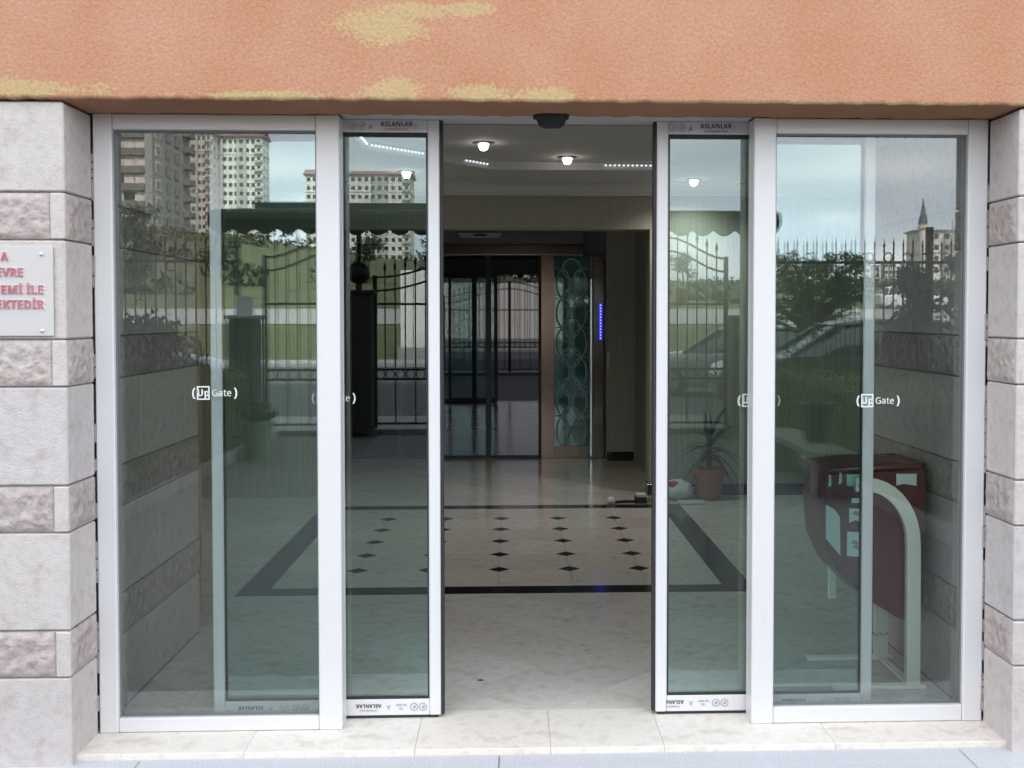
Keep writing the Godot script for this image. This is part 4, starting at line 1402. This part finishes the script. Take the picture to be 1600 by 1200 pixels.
func fences_and_gate() -> void:
	var ring := ring_mesh(0.064, 0.009)
	var pick := picket_mesh(2.78)
	for side in [-1, 1]:
		var xa := -9.0 if side < 0 else 3.6
		var xb := -3.98 if side < 0 else 9.2
		var t := thing("iron_fence", "black spiked iron fence with rings left of the gate" if side < 0 else "black spiked iron fence with rings right of the gate", "fence", Vector3(0, -0.06, 11.3), "spiked iron fences beside the gate")
		for y: float in [2.42, 0.35]:
			part(t, "rail", boxed(Vector3(xa, y - 0.02, -0.014), Vector3(xb, y + 0.02, 0.014), 0.003), M.iron)
		part(t, "plinth", boxed(Vector3(xa, -0.1, -0.1), Vector3(xb, 0.3, 0.1), 0.01), M.concrete)
		var n := int((xb - xa) / 0.14)
		for k in n:
			put(t, "picket", pick, M.iron, Vector3(xa + 0.07 + k * 0.14, 0.02 if k % 2 else 0.0, -0.024))
			if k % 2 == 0:
				put(t, "ring", ring, M.iron, Vector3(xa + 0.14 + k * 0.14, 2.495, 0.0))
			if k % 4 == 1:
				put(t, "ring", ring, M.iron, Vector3(xa + 0.14 + k * 0.14, 2.345, 0.0))
		for x: float in ([-6.3] if side < 0 else [6.02]):
			part(t, "post", boxed(Vector3(x - 0.045, 0.3, -0.05), Vector3(x + 0.045, 2.93, 0.05), 0.006), M.iron)
	# gate: two outer wings that rise towards the middle and two leaves
	var defs := [[-3.5, -2.42, 2.48, 2.78, "left wing of the black iron gate, rising towards the middle"], [-1.97, -0.09, 2.2, 2.62, "left leaf of the black iron gate under the awning"], [-0.07, 1.8, 2.62, 2.2, "right leaf of the black iron gate under the awning"], [2.25, 3.1, 2.78, 2.48, "right wing of the black iron gate, falling away from the middle"]]
	for d in defs:
		var t := thing("iron_gate", d[4], "gate", Vector3(0, -0.06, 11.3), "parts of the black iron gateway")
		var a: float = d[0]
		var b: float = d[1]
		var top := func(x: float) -> float:
			var s: float = (x - a) / (b - a)
			return lerpf(d[2], d[3], (1.0 - cos(PI * s)) / 2.0)
		for x: float in [a, b]:
			part(t, "frame_post", boxed(Vector3(x - 0.03, 0.03, -0.03), Vector3(x + 0.03, top.call(x) + 0.03, 0.03), 0.004), M.iron)
		for off: float in [0.0, -0.19]:
			var st := ns()
			var pts := []
			for k in 13:
				var x := lerpf(a + 0.03, b - 0.03, k / 12.0)
				pts.append(Vector3(x, top.call(x) + off, 0.0))
			tube(st, pts, 0.02, 4)
			part(t, "curved_rail", st, M.iron)
		for y: float in [1.82, 0.88, 0.74, 0.1]:
			part(t, "cross_rail", boxed(Vector3(a + 0.031, y - 0.016, -0.014), Vector3(b - 0.031, y + 0.016, 0.014), 0.003), M.iron)
		var n := int((b - a) / 0.14)
		for k in range(1, n):
			var x := lerpf(a, b, float(k) / n)
			var st := ns()
			bx(st, Vector3(x - 0.009, 0.9, -0.024), Vector3(x + 0.009, top.call(x) + 0.08, -0.015))
			lathe(st, [Vector2(0.0, 0.0), Vector2(0.022, 0.01), Vector2(0.012, 0.02), Vector2(0.026, 0.05), Vector2(0.006, 0.13), Vector2(0.0, 0.16)], 6, Vector3(x, top.call(x) + 0.075, -0.02))
			if k % 2 == 0: bx(st, Vector3(x - 0.009, 0.1, -0.024), Vector3(x + 0.009, 0.74, -0.015))
			part(t, "bar", st, M.iron)
		for k in n:
			put(t, "ring", ring, M.iron, Vector3(lerpf(a, b, (k + 0.5) / n), 0.81, 0.0))
		if d[0] > 2.0:
			part(t, "yellow_tag", boxed(Vector3(a + 0.12, 1.83, -0.03), Vector3(a + 0.30, 2.05, -0.026)), mat(lin(0.6, 0.45, 0.06), 0.6))

func hedge(label: String, x0: float, x1: float, z0: float, z1: float, top: float, seed_: int, group: String) -> void:
	var t := thing("hedge", label, "hedge", Vector3.ZERO, group)
	part(t, "branches", boxed(Vector3(x0 + 0.06, -0.16, z0 + 0.06), Vector3(x1 - 0.06, top - 0.05, z1 - 0.06), 0.08), M.hedge_core)
	var r := RandomNumberGenerator.new()
	r.seed = seed_
	var blobs := []
	var n := int((z1 - z0) / 0.24)
	for k in n:
		for j in 4:
			for i in 3:
				blobs.append([Vector3(lerpf(x0 + 0.12, x1 - 0.12, i / 2.0), lerpf(0.0, top - 0.14, j / 3.0) + r.randf_range(-0.03, 0.03), lerpf(z0 + 0.1, z1 - 0.1, (k + 0.5) / n)), Vector3(0.16, 0.17, 0.17) * r.randf_range(0.9, 1.15)])
	put(t, "foliage", leaf_mesh(blobs, blobs.size() * 95, 0.05, Color(0.03, 0.07, 0.015), Color(0.2, 0.27, 0.05), seed_), M.leaf)

func tree(called: String, label: String, at: Vector3, h: float, blobs: Array, count: int, size: float, dark: Color, pale: Color, seed_: int, group := "") -> Node3D:
	var t := thing(called, label, "tree", at, group)
	var st := ns()
	tube(st, [Vector3.ZERO, Vector3(0.03 * h, h * 0.3, 0), Vector3(0.0, h * 0.62, 0.02 * h)], [0.035 * h, 0.026 * h, 0.012 * h], 8)
	for b in blobs:
		var c: Vector3 = b[0]
		tube(st, [Vector3(0.02 * h, h * 0.3, 0), c * Vector3(0.55, 0.9, 0.55), c], [0.016 * h, 0.01 * h, 0.004 * h], 6)
	part(t, "trunk", st, M.bark)
	put(t, "crown", leaf_mesh(blobs, count, size, dark, pale, seed_, 0.25), M.leaf)
	return t

func greenery() -> void:
	hedge("clipped green hedge along the right side of the path", 3.45, 4.3, 1.4, 10.4, 0.92, 61, "hedges along the path")
	hedge("clipped green hedge along the left side of the path", -4.3, -3.45, 1.4, 10.4, 0.92, 62, "hedges along the path")
	# loose shrubs by the fence on the right
	var bl := []
	var r := RandomNumberGenerator.new()
	r.seed = 99
	for k in 16: bl.append([Vector3(r.randf_range(-0.62, 0.62), r.randf_range(1.1, 1.85), r.randf_range(-0.25, 0.25)), Vector3(0.24, 0.2, 0.22)])
	var rose := tree("rose_bush", "loose leafy bush behind the dark car", Vector3(6.0, -0.1, 17.5), 2.6, bl, 2600, 0.075, Color(0.02, 0.045, 0.015), Color(0.12, 0.17, 0.06), 71)
	rose.scale = Vector3.ONE * 1.5
	var th := []
	for k in 30:
		var y := r.randf_range(0.4, 2.2)
		var w := 0.34 * sin(clampf((2.42 - y) / 1.2, 0.12, 1.0) * PI / 2)
		th.append([Vector3(r.randf_range(-w, w) * 0.6, y, r.randf_range(-w, w) * 0.6), Vector3(0.17, 0.2, 0.17)])
	tree("thuja", "dark egg shaped thuja in front of the right fence", Vector3(4.88, -0.16, 9.0), 2.3, th, 16000, 0.055, Color(0.006, 0.013, 0.006), Color(0.022, 0.04, 0.014), 72)
	var sb := []
	for k in 14: sb.append([Vector3(r.randf_range(-0.5, 0.5), r.randf_range(0.9, 1.9), r.randf_range(-0.3, 0.3)), Vector3(0.22, 0.22, 0.22)])
	tree("shrub", "sparse pale green shrub beside the thuja", Vector3(5.75, -0.16, 9.3), 1.9, sb, 1500, 0.07, Color(0.03, 0.05, 0.02), Color(0.13, 0.17, 0.07), 73)
	# dark tall shrubs on the left
	for q in [[-4.6, 9.6, 1.55, 74, "dark dense shrub before the left fence, nearest to the gate"], [-5.4, 9.3, 1.7, 75, "dark dense shrub before the left fence, in the middle"], [-6.3, 9.2, 1.45, 76, "dark dense shrub before the left fence, farthest from the gate"]]:
		var db := []
		for k in 22: db.append([Vector3(r.randf_range(-0.5, 0.5), r.randf_range(0.5, q[2]), r.randf_range(-0.35, 0.35)), Vector3(0.3, 0.28, 0.3)])
		tree("dark_shrub", q[4], Vector3(q[0], -0.16, q[1]), q[2], db, 8000, 0.075, Color(0.008, 0.018, 0.010), Color(0.05, 0.075, 0.04), q[3], "dark shrubs before the left fence")
	# planters and the low bench
	var bench := thing("stone_bench", "low grey stone bench beside the right hedge", "bench", Vector3(3.05, -0.14, 7.0))
	part(bench, "seat", boxed(Vector3(-0.2, 0.36, -1.2), Vector3(0.2, 0.44, 1.1), 0.012), mat(lin(0.12, 0.125, 0.11), 0.9))
	for z: float in [-0.9, 0.8]:
		part(bench, "support", boxed(Vector3(-0.15, 0, z - 0.12), Vector3(0.15, 0.359, z + 0.12), 0.01), M.concrete)
	var pp := thing("dark_planter", "dark tapered planter standing on the stone bench", "planter", Vector3(3.1, 0.3, 6.7))
	var st := ns()
	lathe(st, [Vector2(0.0, 0.0), Vector2(0.10, 0.0), Vector2(0.125, 0.12), Vector2(0.16, 0.36), Vector2(0.175, 0.365), Vector2(0.175, 0.4), Vector2(0.15, 0.4), Vector2(0.14, 0.33), Vector2(0.0, 0.33)], 20)
	part(pp, "pot", st, mat(lin(0.018, 0.016, 0.012), 0.5))
	var lp := thing("pale_planter", "pale green tapered planter before the left hedge", "planter", Vector3(-3.1, -0.14, 9.0))
	var s2 := ns()
	lathe(s2, [Vector2(0.0, 0.0), Vector2(0.13, 0.0), Vector2(0.2, 0.42), Vector2(0.22, 0.425), Vector2(0.22, 0.46), Vector2(0.18, 0.46), Vector2(0.17, 0.4), Vector2(0.0, 0.4)], 20)
	part(lp, "pot", s2, mat(lin(0.26, 0.34, 0.27), 0.6))
	put(lp, "plant", leaf_mesh([[Vector3(0, 0.55, 0), Vector3(0.22, 0.14, 0.22)]], 260, 0.09, Color(0.01, 0.03, 0.01), Color(0.06, 0.1, 0.03), 80, 0.1), M.leaf)
	var scrub := []
	for k in 150:
		var z := r.randf_range(72.0, 330.0)
		var x := r.randf_range(-0.55, 0.5) * z
		scrub.append([Vector3(x, height_at(x, z) + 0.3, z), Vector3(1.0 + z * 0.012, 0.5 + z * 0.004, 1.0 + z * 0.012) * r.randf_range(0.6, 1.5)])
	tag(put(self, "scrub", leaf_mesh(scrub, 15000, 0.9, Color(0.03, 0.045, 0.02), Color(0.12, 0.13, 0.06), 333, 0.2), M.leaf), "low scrub scattered over the far slope", "scrub", "", "stuff")
	# trees scattered over the hill
	var kinds := []
	for k in 3:
		var cb := []
		r.seed = 200 + k
		for i in 9: cb.append([Vector3(r.randf_range(-1.5, 1.5), r.randf_range(2.4, 4.8), r.randf_range(-1.5, 1.5)), Vector3(1.1, 0.9, 1.1)])
		kinds.append(leaf_mesh(cb, 800, 0.42, Color(0.015, 0.035, 0.012), Color(0.06, 0.085, 0.03), 210 + k, 0.2))
	var spots := [[-50, 84, 1.0], [-42, 78, 0.7], [-36, 80, 0.9], [-33, 92, 1.1], [-27, 76, 0.6], [-29, 105, 0.8], [-15, 110, 0.9], [-9, 130, 1.0], [22, 170, 1.0], [29, 180, 1.1], [34, 120, 0.7], [44, 150, 1.0], [53, 165, 1.1], [60, 140, 0.9], [-60, 120, 1.2], [-47, 135, 1.2]]
	var order := range(spots.size())
	order.sort_custom(func(a, b): return spots[a][0] / (spots[a][1] + 4.0) < spots[b][0] / (spots[b][1] + 4.0))
	for i in spots.size():
		var q: Array = spots[i]
		var z: float = q[1]
		var t := thing("hill_tree", ORD[order.find(i)] + " small round tree from the left on the slope beyond the street", "tree", Vector3(q[0], height_at(q[0], z) - 0.2, z), "small trees scattered over the slope")
		t.scale = Vector3.ONE * q[2]
		t.rotation.y = i * 1.3
		var tk := ns()
		tube(tk, [Vector3.ZERO, Vector3(0.1, 1.5, 0), Vector3(0, 3.2, 0.1)], [0.2, 0.14, 0.07], 7)
		part(t, "trunk", tk, M.bark)
		put(t, "crown", kinds[i % 3], M.leaf)

# ------------------------------------------------------------------ street
func car(label: String, at: Vector3, turn: float, paint: Material) -> void:
	# built along x, nose at -x
	var t := thing("parked_car", label, "car", at, "cars parked in the street")
	t.rotation.y = turn
	var S := [[-2.25, 0.35, 0.62, 0.62], [-2.18, 0.24, 0.78, 0.76], [-1.9, 0.2, 0.86, 0.84], [-1.3, 0.2, 0.94, 0.88], [-0.9, 0.2, 0.99, 0.89], [0.0, 0.2, 1.0, 0.9], [1.2, 0.2, 1.02, 0.9], [1.9, 0.22, 1.03, 0.87], [2.2, 0.28, 1.0, 0.8], [2.25, 0.4, 0.9, 0.72]]
	var rows := []
	for s in S:
		var w: float = s[3]
		rows.append([Vector3(s[0], s[1], -w * 0.9), Vector3(s[0], s[1] + 0.12, -w), Vector3(s[0], lerpf(s[1], s[2], 0.7), -w), Vector3(s[0], s[2] - 0.03, -w * 0.95), Vector3(s[0], s[2], -w * 0.82), Vector3(s[0], s[2] + 0.02, 0), Vector3(s[0], s[2], w * 0.82), Vector3(s[0], s[2] - 0.03, w * 0.95), Vector3(s[0], lerpf(s[1], s[2], 0.7), w), Vector3(s[0], s[1] + 0.12, w), Vector3(s[0], s[1], w * 0.9), Vector3(s[0], s[1], -w * 0.9)])
	var st := ns()
	grid(st, rows, Vector3(0, 0.6, 0), false)
	for q in [[0, Vector3.LEFT], [S.size() - 1, Vector3.RIGHT]]:
		var ctr := Vector3(S[q[0]][0], 0.6, 0)
		for k in 11: tri(st, ctr, rows[q[0]][k], rows[q[0]][k + 1], q[1])
	part(t, "body", st, paint)
	# glasshouse: dark glass with painted roof and pillars
	var G := [[-1.15, 0.97, 0.84], [-0.35, 1.46, 0.66], [0.2, 1.52, 0.66], [1.2, 1.5, 0.64], [1.75, 1.36, 0.62], [2.1, 1.0, 0.78]]
	var gl := ns()
	var gr := []
	for s in G:
		gr.append([Vector3(s[0], 0.95, -0.86), Vector3(s[0], s[1], -s[2]), Vector3(s[0], s[1] + 0.01, 0), Vector3(s[0], s[1], s[2]), Vector3(s[0], 0.95, 0.86)])
	grid(gl, gr, Vector3(0.3, 0.7, 0), false)
	part(t, "windows", gl, M.car_glass)
	var rf := ns()
	var rr := []
	for s in [[-0.42, 1.44, 0.66], [-0.3, 1.495, 0.67], [0.2, 1.545, 0.67], [1.2, 1.525, 0.65], [1.75, 1.39, 0.63]]:
		rr.append([Vector3(s[0], s[1] - 0.05, -s[2] - 0.01), Vector3(s[0], s[1], -s[2] + 0.05), Vector3(s[0], s[1] + 0.015, 0), Vector3(s[0], s[1], s[2] - 0.05), Vector3(s[0], s[1] - 0.05, s[2] + 0.01)])
	grid(rf, rr, Vector3(0.3, 0.7, 0), false)
	part(t, "roof", rf, paint)
	for z: float in [-1.0, 1.0]:
		for pl in [[Vector3(-1.15, 0.96, z * 0.85), Vector3(-0.38, 1.46, z * 0.675)], [Vector3(0.35, 0.98, z * 0.875), Vector3(0.38, 1.52, z * 0.675)], [Vector3(1.85, 1.0, z * 0.83), Vector3(1.6, 1.43, z * 0.655)]]:
			var ps := ns()
			tube(ps, pl, 0.035, 6)
			part(t, "pillar", ps, paint)
		var hl := ns()
		ball(hl, Vector3(-2.08, 0.68, z * 0.62), Vector3(0.14, 0.08, 0.16), 8, 12)
		part(t, "headlight", hl, M.lamp_glass)
		for x: float in [-1.4, 1.38]:
			var wh := ns()
			var c := []
			for k in 20: c.append(Vector3(x + cos(TAU * k / 20.0) * 0.25, 0.32 + sin(TAU * k / 20.0) * 0.25, z * 0.82))
			tube(wh, c, 0.085, 8, true)
			var w := part(t, "wheel", wh, M.rubber)
			var hub := ns()
			for k in 16: tri(hub, Vector3(x, 0.32, z * 0.87), Vector3(x + cos(TAU * k / 16.0) * 0.2, 0.32 + sin(TAU * k / 16.0) * 0.2, z * 0.85), Vector3(x + cos(TAU * (k + 1) / 16.0) * 0.2, 0.32 + sin(TAU * (k + 1) / 16.0) * 0.2, z * 0.85), Vector3(0, 0, z))
			part(w, "rim", hub, M.chrome)
	part(t, "grille", boxed(Vector3(-2.262, 0.45, -0.4), Vector3(-2.22, 0.6, 0.4), 0.01), M.black)

func street() -> void:
	car("dark grey car parked just beyond the right fence", Vector3(5.55, 0.0, 13.3), 0.06, M.car_dark)
	car("silver car parked beyond the gate with its nose to the left", Vector3(5.0, -0.155, 19.5), 0.25, M.car_silver)
	car("white car on the upper road, seen through the right gate wing", Vector3(6.6, 2.0, 66.0), 0.0, M.car_white)
	car("white car on the upper road at the far right", Vector3(26.0, 2.0, 66.0), 3.1, M.car_white)
	car("silver car on the street seen beside the notice pillar", Vector3(-8.4, -0.155, 19.0), 2.9, M.car_silver)
	# pale wall panel seen through the gate across the street
	var t := thing("shop_wall", "long pale wall of upright panels across the street", "wall")
	for k in 14:
		part(t, "panel", boxed(Vector3(-4.2 + k * 0.5, 0.4, 36.6), Vector3(-3.73 + k * 0.5, 3.3, 36.8), 0.02), M.block_white)
	part(t, "plinth", boxed(Vector3(-4.3, -0.05, 36.5), Vector3(2.9, 0.4, 36.85), 0.01), M.concrete)

# ------------------------------------------------------------------ far buildings
func far_buildings() -> void:
	# tall grey tower at the left: front with balcony bands, flank with framed windows
	var t := thing("apartment_tower", "tall grey apartment tower with dark balcony bands at the far left", "building", Vector3(-61.5, 0, 185))
	part(t, "front_wall", boxed(Vector3(-24, 0, 1.2), Vector3(-1.2, 47, 22)), M.tower)
	part(t, "corner_pier", boxed(Vector3(-1.25, 0, 0), Vector3(0, 47.4, 21.99)), M.tower)
	var bandm := boxed(Vector3(-9, 0, -0.35), Vector3(-1.3, 1.25, 1.19), 0.03).commit()
	var winm := boxed(Vector3(-0.7, 0, 1.05), Vector3(0.7, 1.5, 1.24)).commit()
	var slabm := boxed(Vector3(-8.9, 0, 0.6), Vector3(-1.3, 0.12, 1.2)).commit()
	var screenm := boxed(Vector3(-0.85, 0, 0.1), Vector3(0.85, 1.55, 0.14), 0.01).commit()
	var flank := boxed(Vector3(0.001, 0, -0.9), Vector3(0.12, 1.3, 0.9)).commit()
	var flank_frame := boxed(Vector3(0.0, -0.35, -1.5), Vector3(0.06, 1.75, 1.5)).commit()
	var railm := boxed(Vector3(0.0, 0, -2.0), Vector3(1.3, 1.1, 2.0), 0.03).commit()
	for k in 15:
		var y := 2.0 + k * 3.0
		put(t, "balcony_band", bandm, M.tower_band, Vector3(0, y, 0))
		put(t, "balcony_floor", slabm, M.tower_pale, Vector3(0, y - 0.13, 0))
		for j in 4:
			if (k * 7 + j * 3) % 5 == 0:
				var w := put(t, "window", winm, M.shutter, Vector3(-2.4 - j * 1.8, y + 1.3, 0))
			else:
				put(t, "balcony_screen", screenm, M.tower_pale, Vector3(-2.2 - j * 1.8, y + 1.3, 0.2))
		for zz: float in [3.2, 8.6, 13.6]:
			put(t, "window_surround", flank_frame, M.tower_pale if zz < 5 else M.tower_band, Vector3(0.005, y + 0.6, zz))
			put(t, "window", flank, M.pane_far, Vector3(0.02, y + 0.6, zz))
		put(t, "flank_balcony", railm, M.tower_band, Vector3(0.01, y, 19.2))
	part(t, "roof", boxed(Vector3(-24.3, 47.41, -0.3), Vector3(0.3, 47.9, 22.3), 0.05), M.tower_band)
	# pale blocks with red roofs
	block("apartment_block", "pale pink and white high block with a red roof left of the awning", Vector3(-112, 0, 385), 13.0, 66.0, 7, M.block_pink, 18)
	block("apartment_block", "pale grey high block standing behind the pink one", Vector3(-97, 0, 392), 14.5, 66.0, 7, M.block_white, 18)
	block("apartment_block", "white apartment block with a red roof above the awning, left part", Vector3(-69.5, 0, 395), 11.0, 53.0, 5, M.block_white, 15)
	block("apartment_block", "white apartment block with a red roof above the awning, right part", Vector3(-47.5, 0, 390), 21.5, 52.5, 9, M.block_white, 15)
	block("apartment_block", "far white block at the right end of the skyline", Vector3(124, 8, 300), 16.0, 18.0, 6, M.block_white, 4, true)
	var small := [[122, 500, 9.0, 25.0], [132, 505, 8.0, 23.0], [143, 490, 9.0, 24.5], [156, 500, 6.0, 25.0], [163, 495, 6.0, 27.5], [170, 505, 7.0, 25.5], [177, 500, 6.0, 27.0], [186, 498, 9.0, 24.5]]
	var lab := ["pinkish house on the skyline beside the right post", "low house on the skyline behind the leafy bush", "pinkish house on the skyline above the leafy bush", "narrow pale high-rise, first of the skyline cluster right of the leafy bush", "tallest pale high-rise of the skyline cluster", "pale high-rise in the middle of the skyline cluster", "pale high-rise left of the thuja on the skyline", "low pale block just left of the thuja on the skyline"]
	for i in small.size():
		var s: Array = small[i]
		block("skyline_block", lab[i], Vector3(s[0], 0, s[1]), s[2], s[3], 3, M.block_pink if i < 3 else M.block_white, 3, i >= 3)
	# minaret
	var m := thing("minaret", "slender white minaret with a pointed grey spire", "minaret", Vector3(114.5, 8, 296))
	var st := ns()
	lathe(st, [Vector2(1.5, 0), Vector2(1.2, 0.5), Vector2(1.0, 18.8), Vector2(1.5, 19.3)], 14)
	part(m, "shaft", st, M.block_white)
	var bal := ns()
	lathe(bal, [Vector2(0.95, 17.2), Vector2(1.45, 18.0), Vector2(1.45, 18.8), Vector2(1.0, 18.8)], 14)
	part(m, "balcony", bal, M.block_white)
	var sp := ns()
	lathe(sp, [Vector2(0.95, 18.8), Vector2(0.95, 19.0), Vector2(1.35, 19.3), Vector2(0.6, 23.0), Vector2(0.12, 26.0), Vector2(0.0, 26.6)], 14)
	part(m, "spire", sp, M.lead)

func block(called: String, label: String, at: Vector3, w: float, h: float, bays: int, wall: Material, floors_: int, flat := false) -> void:
	var t := thing(called, label, "building", at, "far apartment blocks")
	var depth := w * 0.8
	part(t, "wall", boxed(Vector3(-w / 2, -10, 0), Vector3(w / 2, h, depth)), wall)
	part(t, "bay", boxed(Vector3(-w * 0.12, -10, -0.9), Vector3(w * 0.12, h - 1.0, -0.001)), M.block_grey)
	part(t, "string_course", boxed(Vector3(-w / 2 - 0.2, h - 6.6, -0.2), Vector3(w / 2 + 0.2, h - 6.2, depth)), M.block_pink)
	var rf := ns()
	prism(rf, PackedVector2Array([Vector2(-0.8, h), Vector2(depth / 2, h + (0.35 if flat else 2.2)), Vector2(depth + 0.8, h), Vector2(depth + 0.8, h - 0.3), Vector2(-0.8, h - 0.3)]), -w / 2 - 0.7, w / 2 + 0.7, "zy")
	var roof := part(t, "roof", rf, M.block_grey if flat else M.roof_red)
	part(roof, "chimney", boxed(Vector3(w * 0.15, h + 0.5, depth * 0.3), Vector3(w * 0.15 + 1.2, h + 3.0, depth * 0.3 + 1.2)), wall)
	var step := 3.1
	var wm := boxed(Vector3(-0.62, 0, -0.06), Vector3(0.62, 1.35, -0.001)).commit()
	var fw := boxed(Vector3(0, 0, -0.75), Vector3(0.05, 1.3, 0.75)).commit()
	var bm := boxed(Vector3(-1.3, 0, -1.1), Vector3(1.3, 0.95, -0.002), 0.03).commit()
	for k in floors_:
		var y := h - 2.6 - k * step
		for b in bays:
			var x := lerpf(-w / 2 + 1.2, w / 2 - 1.2, b / float(maxi(1, bays - 1)))
			var mid := absf(x) < w * 0.13
			put(t, "window", wm, M.pane_far, Vector3(x, y, -0.902 if mid else 0.0))
			if b == bays - 1 and w > 9.5: put(t, "balcony", bm, M.block_grey, Vector3(x, y - 0.7, 0))
		for zz: float in [depth * 0.3, depth * 0.7]:
			put(t, "window", fw, M.pane_far, Vector3(w / 2, y, zz))
